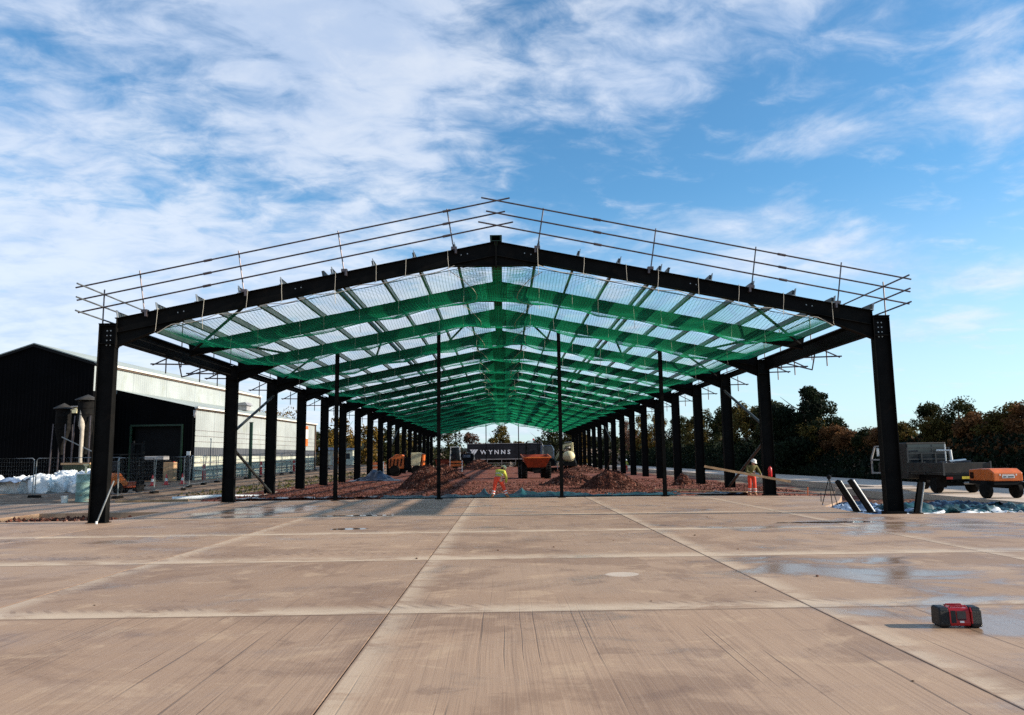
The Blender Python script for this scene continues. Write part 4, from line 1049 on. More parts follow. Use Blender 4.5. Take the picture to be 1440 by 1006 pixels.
    for s in 'lr':
        i = len(n); n += [(V['hp'+s], .118), (V['hp'+s].lerp(V['kn'+s], .55), .10), (V['kn'+s], .085), (V['kn'+s].lerp(V['an'+s], .55), .082), (V['an'+s]+Vector((0,0,.03)), .076)]
        e += [(1,i),(i,i+1),(i+1,i+2),(i+2,i+3),(i+3,i+4)]
    skin('trousers', n, e, M['hiviso'], t, root=1)
    mb = MB()
    for s in 'lr':
        for fr in (.45, .72):
            p = V['kn'+s].lerp(V['an'+s], fr); d = (V['an'+s]-V['kn'+s]).normalized()*.025; mb.tube([p-d, p+d], .0855, 12, False)
    mb.build('reflective_band', M['reflect'], t)
    axis = V['neck']-V['pel']; mb = MB()
    cx = V['pel']+axis*.42; lat = (V['shr']-V['shl']).normalized(); fw = lat.cross(axis.normalized())
    ring = [cx + lat*.178*math.cos(a)+fw*.139*math.sin(a) for a in np.linspace(0, 2*math.pi, 17)]
    dn = axis.normalized()*.025
    mb.add([r-dn for r in ring]+[r+dn for r in ring], [(i, i+1, 18+i, 17+i) for i in range(16)]); mb.build('reflective_band', M['reflect'], t)
    for s in 'lr':
        a, b = V['an'+s], V['to'+s]; skin('boot', [(a+Vector((0,0,.10)), .062), (a-Vector((0,0,.015)), .062), (b+Vector((0,0,.005)), (.058,.044))], [(0,1),(1,2)], M['boot'], t, root=1)
    # hard hat
    mb = MB(); prof = [(.152,-.012),(.128,-.006),(.124,.03),(.112,.075),(.082,.110),(.04,.125),(.004,.128)]
    mb.lathe(prof, 20); q = Vector((0,0,1)).rotation_difference(up)
    mb.add([(.0,-.0,0)],[]) if False else None
    me = mb.mesh('hard_hat', M[cap], True); hh = put_obj('hard_hat', me, t, tuple(h+up*.035)); hh.rotation_mode = 'QUATERNION'; hh.rotation_quaternion = q
    mb = MB(); a = h+up*.03+f*.10; mb.hexa([a-sd*.09-up*.01, a+sd*.09-up*.01, a+f*.075+sd*.05-up*.02, a+f*.075-sd*.05-up*.02], [a-sd*.09, a+sd*.09, a+f*.075+sd*.05-up*.012, a+f*.075-sd*.05-up*.012]); mb.build('hat_peak', M[cap], t)
    return t
M['olivecoat'] = pm('olive_coat', (.10,.085,.02), .8, 0, .35, 7, .4, 18)
M['whitehat'] = pm('white_hard_hat', (.78,.76,.70), .35, 0, .04, 5)
M['creamhat'] = pm('cream_hard_hat', (.70,.66,.38), .35, 0, .06, 5)
# stooping worker: back to the camera, feet apart, leaning forward to the right
person((.02, 11.45, .0), 0, dict(
    pel=(-.13,0,.86), neck=(.02,.34,1.22), head=(.12,.42,1.30), face=(.55,.75,-.35),
    shl=(-.16,.30,1.20), shr=(.17,.24,1.15), ell=(-.10,.50,.93), wrl=(.06,.60,.70), elr=(.27,.34,.88), wrr=(.24,.42,.62), curl=(0,.2,-1),
    hpl=(-.22,.02,.82), hpr=(-.03,.02,.82), knl=(-.27,.06,.45), knr=(.15,.10,.45), anl=(-.36,-.02,.09), anr=(.27,.02,.09), tol=(-.40,.15,.035), tor=(.38,.16,.035)),
    'stooping worker in yellow vest, orange trousers and pale hard hat at the slab edge', 'yellow', 'creamhat')
# worker carrying a long board
pw = person((11.12, 10.62, .0), 0, dict(
    pel=(0,0,.93), neck=(.06,-.05,1.42), head=(.10,-.10,1.55), face=(.45,-.75,-.35),
    shl=(-.16,-.03,1.36), shr=(.24,-.03,1.36), ell=(-.26,-.14,1.10), wrl=(-.05,-.30,1.01), elr=(.34,-.14,1.10), wrr=(.36,-.34,.94), curl=(0,.3,-.8),
    hpl=(-.10,0,.90), hpr=(.10,0,.90), knl=(-.11,-.04,.50), knr=(.12,-.03,.50), anl=(-.12,.02,.09), anr=(.13,.02,.09), tol=(-.14,-.14,.035), tor=(.15,-.14,.035)),
    'standing worker in white hard hat, olive coat and red orange trousers carrying a long board', 'olive', 'whitehat')
pw.scale = (.93,.93,.93)
mb = MB(); mb.bar((8.95, 10.24, 1.30), (12.7, 10.22, .585), .05, .10); tag(mb.build('timber_board', M['timber']), 'long timber board carried sloping by the standing worker', 'board')
person((15.6, 74.0, -.35), 0, dict(
    pel=(0,0,.95), neck=(.02,-.02,1.48), head=(.03,-.04,1.62), face=(-.5,-.8,-.1),
    shl=(-.19,0,1.42), shr=(.20,0,1.42), ell=(-.25,-.05,1.14), wrl=(-.22,-.14,.92), elr=(.26,-.05,1.14), wrr=(.24,-.14,.92),
    hpl=(-.10,0,.92), hpr=(.10,0,.92), knl=(-.11,-.02,.50), knr=(.13,-.06,.50), anl=(-.12,.02,.09), anr=(.16,.0,.09), tol=(-.13,-.15,.035), tor=(.17,-.17,.035)),
    'far worker in yellow jacket seen between two right hand inner columns', 'yellow', 'whitehat')
# fire extinguisher on the inner right column
t = tag(empty('fire_extinguisher', (11.95, 10.6, .80)), 'red fire extinguisher hung on the inner column beside the board worker', 'fire extinguisher')
MB().lathe([(.07,0),(.085,.02),(.085,.36),(.05,.43),(.03,.45)], 16).build('cylinder', M['red'], t, smooth=True)
mb = MB(); mb.box(-.02,.02,-.03,.03,.451,.50); mb.box(-.015,.015,-.12,.03,.50,.53); mb.build('valve', M['black'], t); MB().tube([(.03,0,.47),(.11,-.03,.40),(.10,-.03,.1)],.012,6).build('hose', M['rubber'], t)
# boards and scraps by the right inner columns
for k, (p, q, w, lb, m) in enumerate((((8.3,13.2,.13),(11.2,11.6,.10),.2,'weathered board lying beside the board worker on the red hardcore','timber'), ((8.0,11.5,.09),(10.2,11.35,.07),.12,'pale scaffold tube lying along the slab edge left of the board worker','galv'), ((11.6,11.5,.10),(14.6,11.2,.0),.2,'long grey plank lying along the slab edge right of the board worker','conc'), ((7.6,14.8,.13),(9.6,14.2,.13),.15,'short pale batten lying on the red hardcore by the right hand gable post','timber'))):
    tag(MB().bar(p, q, w, .05).build('loose_board', M[m]), lb, 'board')
sheet('debris_sheet', 'dark plastic scraps heaped left of the board worker at the slab edge', 'plastic sheet', 0, 2.4, 0, .8, lambda x, y: .02+max(0, .22*nrm(x, y, 4, 2.4)+.12)*(1-abs(x-1.2)/1.4), M['tarp'], .07, (9.0, 11.6, .0))
tag(MB().tube([(13.4,10.2,.0),(13.42,10.2,.34)], .022, 7).build('marker_peg', M['orange']), 'short peg standing at the slab edge near the long grey plank', 'peg')
tag(MB().tube([(12.0,5.4,-.1),(12.02,5.4,.34)], .014, 6).build('starter_bar', M['steel']), 'thin steel bar sticking up beside the black raking prop', 'steel bar')

# ================================================================== plant inside the frame
d = tag(empty('site_dumper', (2.75, 39.0, .08), R(4)), 'orange articulated site dumper with front skip facing the slab', 'dumper')
mb = MB()
fr_b = [(-.72,-.75,.92),(.72,-.75,.92),(.85,.75,1.0),(-.85,.75,1.0)]; fr_t = [(-1.08,-1.35,1.72),(1.08,-1.35,1.72),(1.08,.95,1.95),(-1.08,.95,1.95)]
k = .055; inn_b = [(-.62,-.65,1.0),(.62,-.65,1.0),(.75,.65,1.08),(-.75,.65,1.08)]; inn_t = [(-1.02,-1.28,1.725),(1.02,-1.28,1.725),(1.02,.89,1.95),(-1.02,.89,1.95)]
vs = fr_b+fr_t+inn_t+inn_b
mb.add(vs, [(3,2,1,0)]+[(i,(i+1)%4,4+(i+1)%4,4+i) for i in range(4)]+[(4+i,4+(i+1)%4,8+(i+1)%4,8+i) for i in range(4)]+[(8+i,8+(i+1)%4,12+(i+1)%4,12+i) for i in range(4)]+[(12,13,14,15)])
mb.build('skip', M['orange_dirty'], d, fix=False)
mb = MB(); mb.bar((-1.1,-1.37,1.70),(1.1,-1.37,1.70),.08,.09); mb.bar((-1.09,-1.3,1.72),(-1.09,.93,1.94),.07,.08); mb.bar((1.09,-1.3,1.72),(1.09,.93,1.94),.07,.08); mb.build('skip_rim', M['orange'], d)
mb = MB(); mb.box(-.35,.35,-.7,3.0,.55,.90); mb.box(-.85,.85,-.12,.12,.60,.78); mb.box(-.85,.85,2.3,2.54,.60,.78); mb.build('chassis', M['black'], d)
mb = MB(); mb.prism([(1.7,.9),(3.3,.9),(3.3,1.6),(2.9,1.75),(1.9,1.75)], -.62, .62, 'x'); mb.build('engine_cover', M['orange'], d, bevel=.04)
for x in (-.95, .95):
    wheel(d, (x,-.1,.66), .66, .46, 'x', 'cream', 'wheel', 20); wheel(d, (x,2.45,.66), .66, .46, 'x', 'cream', 'wheel', 20)
mb = MB(); mb.tube([(-.55,1.5,1.0),(-.55,1.5,2.95),(-.45,1.5,3.05),(.45,1.5,3.05),(.55,1.5,2.95),(.55,1.5,1.0)],.045,8); mb.tube([(-.55,2.6,1.7),(-.5,2.6,2.95),(.5,2.6,2.95),(.55,2.6,1.7)],.045,8); mb.tube([(-.52,1.5,3.0),(-.5,2.6,2.95)],.04,8); mb.tube([(.52,1.5,3.0),(.5,2.6,2.95)],.04,8); mb.build('roll_bar', M['black'], d)
mb = MB(); mb.tube([(.75,1.3,1.7),(.78,1.3,2.6),(.70,1.3,2.95),(.45,1.3,3.1)],.03,7); mb.build('beacon_pole', M['galv'], d)
o = MB().lathe([(.07,0),(.08,.02),(.07,.14),(.03,.18)],12,(.02,1.5,3.1)).build('beacon', M['red'], d, smooth=True)
mb = MB(); mb.box(-.25,.25,1.75,2.2,1.76,1.9); mb.box(-.25,.25,2.2,2.32,1.76,2.35); mb.build('seat', M['blackplastic'], d, bevel=.03)
MB().tube([(0,1.2,1.3),(0,1.45,1.95)],.025,6).build('steering_column', M['black'], d)
MB().lathe([(.17,-.015),(.19,0),(.17,.015)],16,(0,1.47,1.98)).build('steering_wheel', M['black'], d)
for x in (-.5, .5): MB().lathe([(.09,0),(.09,.06)],12,(x,1.28,1.75),'y').build('headlight', M['white'], d)

# small skip loader side on behind the left heap
m_ = tag(empty('skip_loader', (-9.6, 56., .08)), 'orange skip loader with pale cream skip standing behind the tall left heap', 'loader')
mb = MB(); mb.prism([(-1.9,.75),(-.4,.75),(-.35,1.9),(-.6,2.2),(-1.2,2.2),(-1.9,1.7)], -.75, .75, 'y'); mb.build('engine_cover', M['orange'], m_, bevel=.05)
mb = MB()
for k in range(4): mb.prism([(-1.85+.36*k,1.0),(-1.72+.36*k,1.0),(-1.62+.36*k,1.75),(-1.75+.36*k,1.75)], -.80, -.755, 'y')
mb.build('louvre', M['black'], m_)
mb = MB(); mb.prism([(.35,1.0),(1.25,1.0),(1.45,2.25),(1.2,2.35),(.35,2.35)], -.85, .85, 'y'); mb.build('skip', M['cream'], m_, bevel=.06)
MB().prism([(1.46,1.0),(1.6,1.1),(1.66,2.2),(1.47,2.26)], -.85, .85, 'y').build('skip_lip', M['orange'], m_)
MB().box(-1.8,1.5,-.5,.5,.55,.749).build('chassis', M['black'], m_)
mb = MB(); mb.box(-.3,.25,-.6,.6,.75,1.9); mb.tube([(-.3,-.5,1.9),(-.3,-.5,2.6),(-.3,.5,2.6),(-.3,.5,1.9)],.05,8); mb.build('driver_frame', M['black'], m_)
for x in (-1.3, .95):
    for y in (-.7, .7): wheel(m_, (x,y,.55), .55, .36, 'y', 'orange')
for x, lb in ((-13.2, 'orange pedestrian barrier left of the skip loader'), (-5.7, 'orange and white barrier between far left columns')):
    t = tag(empty('site_barrier', (x, 72 if x > -8 else 58, .08)), lb, 'barrier'); mb = MB()
    for z in (.75, 1.15): mb.box(-.9,.9,-.03,.03,z,z+.26)
    mb.build('board', M['orange'], t)
    for s in (-.75, .75): MB().box(s-.05,s+.05,-.05,.05,0,1.5).build('leg', M['white'], t)
    for s in (-.75, .75): MB().box(s-.25,s+.25,-.3,.3,0,.08).build('foot', M['rubber'], t)

# tractor far left in front of the trailer
t = tag(empty('tractor', (-6.9, 98., .08)), 'dark tractor with pale cab and red front parked left of the lettered trailer', 'tractor')
mb = MB(); mb.prism([(-1.25,1.5),(.35,1.5),(.25,3.2),(.05,3.45),(-1.1,3.45),(-1.25,3.2)], -.75, .75, 'y'); mb.build('cab', M['glass'], t)
mb = MB()
for x, x2 in ((-1.28,-1.16),(.36,.18)):
    for y in (-.77,.77): mb.bar((x,y,1.5),(x2,y,3.4),.13,.13)
mb.box(-1.3,.3,-.82,.82,3.42,3.56); mb.build('cab_frame', M['white'], t)
mb = MB(); mb.prism([(.38,.9),(2.3,.9),(2.35,2.3),(2.1,2.45),(.38,2.45)], -.6, .6, 'y'); mb.build('bonnet', M['black'], t, bevel=.05)
mb = MB(); mb.tube([(2.45,-.62,.8),(2.5,-.62,2.4),(1.3,-.62,2.6)],.06,7); mb.build('guard_bar', M['galv'], t); 
for z in (1.9, 2.15): MB().box(.7,1.9,-.64,-.605,z,z+.08).build('grille_bar', M['bluesheet'], t)
MB().box(-.9,-.35,-.85,-.3,.5,1.45).build('fender', M['red'], t, bevel=.05)
for x, r in ((-.75,.85),(1.7,.62)):
    for y in (-.8,.8): wheel(t, (x,y,r), r, .45, 'y', 'orange')
t = tag(empty('rubbish_skip', (-9.2, 99., .08)), 'dark red open skip standing left of the tractor', 'skip')
mb = MB(); mb.hexa([(-1.,-.8,.2),(1.,-.8,.2),(1.,.8,.2),(-1.,.8,.2)],[(-1.5,-.9,1.6),(1.3,-.9,1.6),(1.3,.9,1.6),(-1.5,.9,1.6)]); mb.build('tub', M['orange_dirty'], t); mb = MB(); mb.bar((-1.52,-.93,1.62),(1.32,-.93,1.62),.08,.1); mb.bar((-1.52,.93,1.62),(1.32,.93,1.62),.08,.1); mb.build('rim', M['black'], t)
for x in (-.7,.7): MB().box(x-.1,x+.1,-.7,.7,0,.2).build('runner', M['black'], t)

# lettered trailer beyond the far end
TR = tag(empty('lorry_trailer', (-6.4, 116, -.1)), 'black curtain sided lorry trailer lettered in white beyond the far end of the frame', 'trailer')
MB().box(0,13.6,0,2.5,1.75,4.42).build('curtain_side', M['trailer'], TR)
mb = MB(); mb.box(-.03,13.63,-.05,2.55,4.42,4.52); mb.build('roof_rail', M['alu'], TR)
MB().box(-.03,13.63,-.04,2.54,1.60,1.749).build('side_rail', M['alu'], TR)
MB().box(.2,13.4,.7,1.8,1.15,1.599).build('chassis', M['black'], TR)
for x in (9.6,10.9,12.2):
    for y in (.35, 2.15): wheel(TR, (x,y,.52), .52, .36, 'y', 'alu')
mb = MB()
for x in (2.6,): mb.box(x,x+.15,.3,.45,.02,1.6); mb.box(x-.15,x+.3,.2,.55,.0,.02)
mb.build('landing_leg', M['galv'], TR); 
mb = MB(); mb.box(3.6,8.8,-.02,.0,.55,.62); mb.box(3.6,8.8,-.02,.0,.95,1.02); mb.box(3.6,3.68,-.02,.0,.55,1.6); mb.box(6.2,6.28,-.02,.0,.55,1.6); mb.box(8.72,8.8,-.02,.0,.55,1.6); mb.build('side_guard', M['alu'], TR)
def text(body, size, parent, loc, mat, name='lettering', sx=1., space=1.0, rot=(R(90),0,0), ext=.01, bold=0):
    c = bpy.data.curves.new(name, 'FONT'); c.body = body; c.size = size; c.extrude = ext; c.space_character = space; c.offset = bold; c.resolution_u = 3
    o = bpy.data.objects.new(name, c); COL.objects.link(o)
    dg = bpy.context.evaluated_depsgraph_get(); me = bpy.data.meshes.new_from_object(o.evaluated_get(dg)); bpy.data.objects.remove(o)
    me.materials.clear(); me.materials.append(mat); ob = put_obj(name, me, parent, loc); ob.rotation_euler = rot; ob.scale = (sx,1,1); return ob
text('WYNNS', 1.05, TR, (2.4,-.012,2.60), M['letter'], sx=1.08, space=1.55, bold=.02)
mb = MB()
mb.prism([(.50,3.45),(1.05,3.45),(.80,3.05)], -.02,-.003,'y')
for x in (1.18, 1.62): mb.prism([(x,3.45),(x+.36,3.45),(x-.28,2.55),(x-.64,2.55)], -.02,-.003,'y')
mb.build('stripe_emblem', M['letter'], TR)
# excavator and bowser to the right behind the dumper
e = tag(empty('excavator', (4.9, 62., .08), R(-12)), 'dark excavator with folded cream arm behind the orange dumper', 'excavator')
mb = MB()
for y in (-.95,.95): mb.prism([(-1.2,.05),(1.2,.05),(1.4,.3),(1.2,.58),(-1.2,.58),(-1.4,.3)], y-.22, y+.22, 'y')
mb.build('track', M['rubber'], e); MB().prism([(-1.3,.75),(1.,.75),(1.,1.5),(-1.3,1.6)], -1.0, 1.0, 'y').build('superstructure', M['black'], e, bevel=.06)
MB().lathe([(.5,.58),(.5,.75)],16).build('slew_ring', M['black'], e)
mb = MB(); mb.prism([(-.4,1.56),(.95,1.56),(.95,2.5),(.75,2.95),(-.4,2.95)], -.95, -.1, 'y'); mb.build('cab', M['glass'], e, bevel=.05)
mb = MB()
for (x,z,x2,z2) in ((-.4,1.56,-.4,3.0),(.96,1.56,.96,2.5),(.96,2.5,.76,2.98),(-.42,3.0,.78,3.0)): mb.bar((x,-.97,z),(x2,-.97,z2),.07,.07)
mb.build('cab_frame', M['bluesheet'], e)
mb = MB(); mb.bar((.9,.3,1.4),(2.0,.3,3.0),.28,.34,(0,1,0)); mb.bar((2.0,.3,3.0),(2.9,.3,3.15),.26,.3,(0,1,0)); mb.build('boom', M['cream'], e)
mb = MB(); mb.bar((2.85,.3,3.3),(2.95,.3,1.6),.22,.26,(0,1,0)); mb.build('dipper_arm', M['cream'], e); mb = MB(); mb.tube([(1.3,.3,2.2),(2.1,.3,2.75)],.06,8); mb.tube([(2.0,.3,3.3),(2.8,.3,3.35)],.06,8); mb.build('hydraulic_ram', M['galv'], e)
mb = MB(); mb.prism([(2.7,1.6),(3.1,1.6),(3.3,1.0),(2.9,.65),(2.4,.9)], -.1, .7, 'y'); mb.build('bucket', M['black'], e)
b_ = tag(empty('water_bowser', (7.3, 61., .08)), 'round white tank trailer half hidden by a gable post', 'tank trailer')
MB().lathe([(.05,-1.5),(.42,-1.42),(.58,-1.2),(.60,0),(.58,1.2),(.42,1.42),(.05,1.5)], 24, (0,0,1.78), 'y').build('tank', M['cream'], b_, smooth=True)
MB().box(-.6,.6,-1.4,2.6,.75,1.2).build('chassis', M['black'], b_)
for x in (-.75,.75): wheel(b_, (x,0,.5), .5, .3, 'x', 'alu')
MB().lathe([(.2,2.68),(.2,2.8),(.22,2.81),(.22,2.84)],14).build('filler_cap', M['alu'], b_)
mb = MB(); mb.box(-1.35,-.8,-1.0,-.93,1.2,1.28); mb.box(-1.35,-1.28,-1.0,-.93,.2,1.2); mb.build('hand_rail', M['alu'], b_)

# ================================================================== flatbed truck and compressor on the right
T = tag(empty('flatbed_truck', (20.08, 9.5, 0)), 'dirty grey dropside flatbed truck parked nose away behind the near right column', 'truck')
MB().box(-1.0,1.0,0.05,2.9,.80,.90).build('deck', M['truck'], T)
MB().box(-1.02,1.02,0,.045,.91,1.32).build('tailgate', M['truck'], T, bevel=.012)
for s in (-1, 1):
    for a, b in ((.06,1.45),(1.50,2.88)): MB().box(s*1.02-.025,s*1.02+.025,a,b,.91,1.32).build('dropside', M['truck'], T, bevel=.012)
    for y in (.0, 1.475, 2.9): MB().box(s*1.02-.035,s*1.02+.035,y-.024,y+.024,.78,1.38).build('side_post', M['truckframe'], T)
mb = MB()
for x in (-.98,-.33,.33,.98): mb.box(x-.03,x+.03,2.92,2.98,.9,2.02 if abs(x) > .5 else 1.75)
for z in (1.45,1.72,1.97): mb.box(-.949,.949,2.93,2.97,z,z+.045)
mb.build('headboard', M['truckframe'], T)
mb = MB(); mb.tube([(.1,1.2,1.0),(.1,1.3,1.85),(.0,2.2,1.86)],.05,8); mb.tube([(.55,2.5,.95),(.55,2.5,2.15)],.03,7); mb.build('load_pole', M['white'], T)
mb = MB(); mb.tube([(-.6,.3,1.37),(.9,1.6,1.42)],.06,8); mb.bar((-.9,.5,1.36),(.7,.9,1.38),.14,.05); mb.box(-.3,.5,1.2,2.2,.91,1.30); mb.build('load', M['tarp'], T)
cb = [(3.1,.55),(5.6,.55),(5.95,.85),(5.95,1.25),(5.35,1.55),(4.75,2.18),(4.5,2.25),(3.1,2.25)]
MB().prism(cb, -.95, .95, 'x').build('cab', M['truck'], T, bevel=.05)
mb = MB(); mb.box(-.90,.90,3.06,3.095,1.30,2.16); mb.build('rear_window', M['glass'], T)
for s in (-1, 1):
    x = s*.955
    MB().prism([(3.75,.72),(5.05,.72),(5.1,1.5),(4.6,2.1),(3.75,2.1)], min(x,x+s*.02), max(x,x+s*.02), 'x').build('door', M['truck'], T)
    x = s*.978; MB().prism([(3.85,1.5),(4.95,1.5),(4.55,2.03),(3.85,2.03)], min(x,x+s*.012), max(x,x+s*.012), 'x').build('side_window', M['glass'], T)
    mb = MB(); mb.tube([(s*.97,5.0,1.55),(s*1.22,5.15,1.62),(s*1.22,5.15,2.02)],.02,6); mb.box(s*1.24-.10,s*1.24+.10,5.12,5.2,1.62,2.02); mb.build('mirror', M['white'], T)
    MB().box(s*.8-.13,s*.8+.13,-.02,.02,.62,.72).build('tail_lamp', M['lens_red'], T)
    MB().box(s*.85-.22,s*.85+.22,.55,.6,.25,.7).build('mud_flap', M['rubber'], T)
MB().prism([(5.36,1.58),(4.79,2.15),(4.82,2.17),(5.40,1.58)], -.8, .8, 'x').build('windscreen', M['glass'], T)
mb = MB(); mb.box(-.42,-.32,.1,5.5,.52,.80); mb.box(.32,.42,.1,5.5,.52,.80); mb.box(-.9,.9,.02,.08,.60,.79); mb.box(-.75,.75,1.0,1.1,.3,.45); mb.build('chassis', M['black'], T)
MB().box(-.26,.26,-.012,.0,.63,.74).build('number_plate', M['hivisyel'], T)
for x in (-.78,.78):
    wheel(T, (x,1.05,.34), .34, .3, 'x', 'alu'); wheel(T, (x,4.9,.34), .34, .22, 'x', 'alu')
mb = MB(); a, b = Vector((-1.0,5.1,0)), Vector((-1.42,5.6,0)); up_ = Vector((0,0,1))
for p, q in ((a+up_*.8, b+up_*.8), (a+up_*1.45, b+up_*1.45), (b+up_*.75, b+up_*1.5), (b+up_*1.5, b.lerp(a, .3)+up_*2.1), (b.lerp(a, .3)+up_*2.1, a+up_*2.12)): mb.bar(p, q, .07, .07)
mb.bar(a.lerp(b, .5)+up_*.8, a.lerp(b, .5)+up_*1.42, .55, .03, (0.6, .8, 0)) if False else None
mb.build('open_door', M['alu'], T)
# compressor trailer
Cc = tag(empty('towed_compressor', (19.3, 5.65, 0)), 'orange towed compressor with white sign, standing on its wheels beside the truck', 'compressor')
mb = MB(); mb.prism([(0,.66),(1.55,.66),(1.55,1.08),(.9,1.13),(.28,1.13),(0,.98)], -.56, .56, 'x'); mb.build('canopy', M['orange'], Cc, bevel=.035)
for a, b in ((.12,.74),(.76,1.5)):
    MB().box(-.572,-.561,a,b,.69,1.03).build('side_panel', M['orange'], Cc)
mb = MB()
for k in range(5): mb.box(-.585,-.573,1.22+.05*k,1.245+.05*k,.74,.98)
mb.build('louvre', M['black'], Cc)
MB().box(-.55,.55,.02,1.6,.52,.655).build('chassis', M['black'], Cc); MB().box(-.62,.62,.45,.55,.42,.519).build('axle', M['black'], Cc)
for x in (-.58,.58): wheel(Cc, (x,.5,.32), .32, .2, 'x', 'cream')
MB().tube([(.45,.05,.64),(1.2,-.1,.62)],.02,6).build('prop_handle', M['galv'], Cc); MB().tube([(0,1.6,.55),(0,2.8,.5)],.05,8).build('tow_bar', M['galv'], Cc)
MB().box(-.24,.24,-.008,.0,.775,.88).build('sign_plate', M['white'], Cc)
mb = MB()
for k in range(9):
    if k == 3: continue
    mb.box(-.205+.046*k,-.170+.046*k,-.012,-.0085,.80,.845)
mb.build('sign_marks', M['black'], Cc)
mb = MB()
for k in range(11): mb.box(-.225+.042*k,-.198+.042*k,-.006,-.001,.893,.925)
for s in (-1, 1): mb.box(s*.31-.025,s*.31+.025,-.006,-.001,.87,.93)
mb.build('sign_marks', M['white'], Cc)

# ================================================================== jobsite radio on the slab
Q = tag(empty('jobsite_radio', (4.81, -15.42, 0), R(-5)), 'red and black jobsite radio standing on the wet slab', 'radio')
mb = MB(); mb.prism([(-.105,.02),(.105,.02),(.115,.05),(.10,.185),(.075,.205),(-.075,.205),(-.10,.185),(-.115,.05)], -.115, .115, 'x'); mb.build('case', M['redplastic'], Q, bevel=.01)
for s in (-1, 1):
    a, b = (.118, .238) if s > 0 else (-.238, -.118)
    MB().prism([(-.118,.008),(.118,.008),(.128,.04),(.118,.19),(.09,.218),(-.09,.218),(-.118,.19),(-.128,.04)], a, b, 'x').build('end_guard', M['blackplastic'], Q, bevel=.022)
    mb = MB(); c_ = s*.176
    mb.prism([(-.121,.045),(-.113,.182),(-.121,.178),(-.131,.05)], c_-.048, c_+.048, 'x'); mb.build('speaker', M['grille'], Q, smooth=True)
    mb = MB(); mb.bar((s*.121,-.118,.17),(s*.121,-.09,.212),.014,.014); mb.bar((s*.121,-.125,.05),(s*.121,-.118,.17),.014,.014); mb.build('guard_trim', M['redplastic'], Q)
    for y in (-.08,.08): MB().box(c_-.03,c_+.03,y-.02,y+.02,0,.0079).build('foot', M['rubber'], Q)
MB().prism([(-.1175,.055),(-.106,.182),(-.111,.183),(-.1225,.055)], -.108, -.052, 'x').build('battery_door', M['blackplastic'], Q)
MB().prism([(-.1130,.10),(-.106,.178),(-.111,.179),(-.1185,.10)], -.038, .060, 'x').build('display', M['glass'], Q)
mb = MB()
for k in range(4): mb.prism([(-.116,.085),(-.1148,.096),(-.1215,.097),(-.1227,.085)], -.036+.025*k, -.017+.025*k, 'x')
mb.build('button', M['blackplastic'], Q)
mb = MB(); mb.prism([(-.117,.058),(-.1155,.076),(-.119,.076),(-.1205,.058)], -.012, .034, 'x'); mb.build('badge', M['white'], Q)
mb = MB(); mb.tube([(-.10,-.06,.206),(-.085,-.06,.226),(.085,-.06,.226),(.10,-.06,.206)],.009,8); mb.tube([(-.10,.06,.206),(-.085,.06,.226),(.085,.06,.226),(.10,.06,.206)],.009,8); mb.build('carry_bar', M['redplastic'], Q)
MB().tube([(.10,.10,.20),(-.09,.11,.216)],.005,6).build('aerial', M['black'], Q)
Q.scale = (.88, .82, .93)
# pebbles on the slab
for k in range(26):
    x, y = random.uniform(-9, 9), random.uniform(-17, 8)
    if k == 0: x, y = 3.35, -17.3
    r = random.uniform(.009,.024) if y > -13 else random.uniform(.006,.011)
    mb = MB(); mb.lathe([(r*.4,0),(r*1.1,r*.3),(r*.9,r*.8),(r*.2,r*1.1)], 6); o = mb.build('pebble', M['pitsoil'], None, (x,y,0)); 
    o.scale = (random.uniform(.7,1.6),1,1); o.rotation_euler = (0,0,random.random()*6)
    tag(o, 'small dark pebble lying loose on the concrete slab', 'pebble', 'loose pebbles scattered on the slab')

# ================================================================== trees, shrubs and hedge
def leaves(name, mat, parent, centers, radii, n_per, size, flat=.0, up=0.):
    """many small leaf faces spread through clumps"""
    C_ = np.repeat(np.array(centers, float), n_per, 0); r = np.repeat(np.array(radii, float), n_per)[:,None]
    n = len(C_); d = RNG.normal(size=(n,3)); d /= np.linalg.norm(d, axis=1)[:,None]
    P = C_ + d*r*(RNG.random((n,1))**.45)*np.array([1,1,.8])
    a = RNG.normal(size=(n,3)); a[:,2] = a[:,2]*(1-flat)+up; a /= np.linalg.norm(a, axis=1)[:,None]
    b = np.cross(a, RNG.normal(size=(n,3))); b /= np.linalg.norm(b, axis=1)[:,None]
    s_ = size*RNG.uniform(.55, 1.4, (n,1)); w = .42
    V = np.stack([P-a*s_*.5, P+b*s_*w*.5, P+a*s_*.5, P-b*s_*w*.5], 1).reshape(-1,3)
    F = np.arange(n*4).reshape(-1,4)
    me = bpy.data.meshes.new(name); me.from_pydata(V.tolist(), [], F.tolist()); me.materials.append(mat)
    return put_obj(name, me, parent)
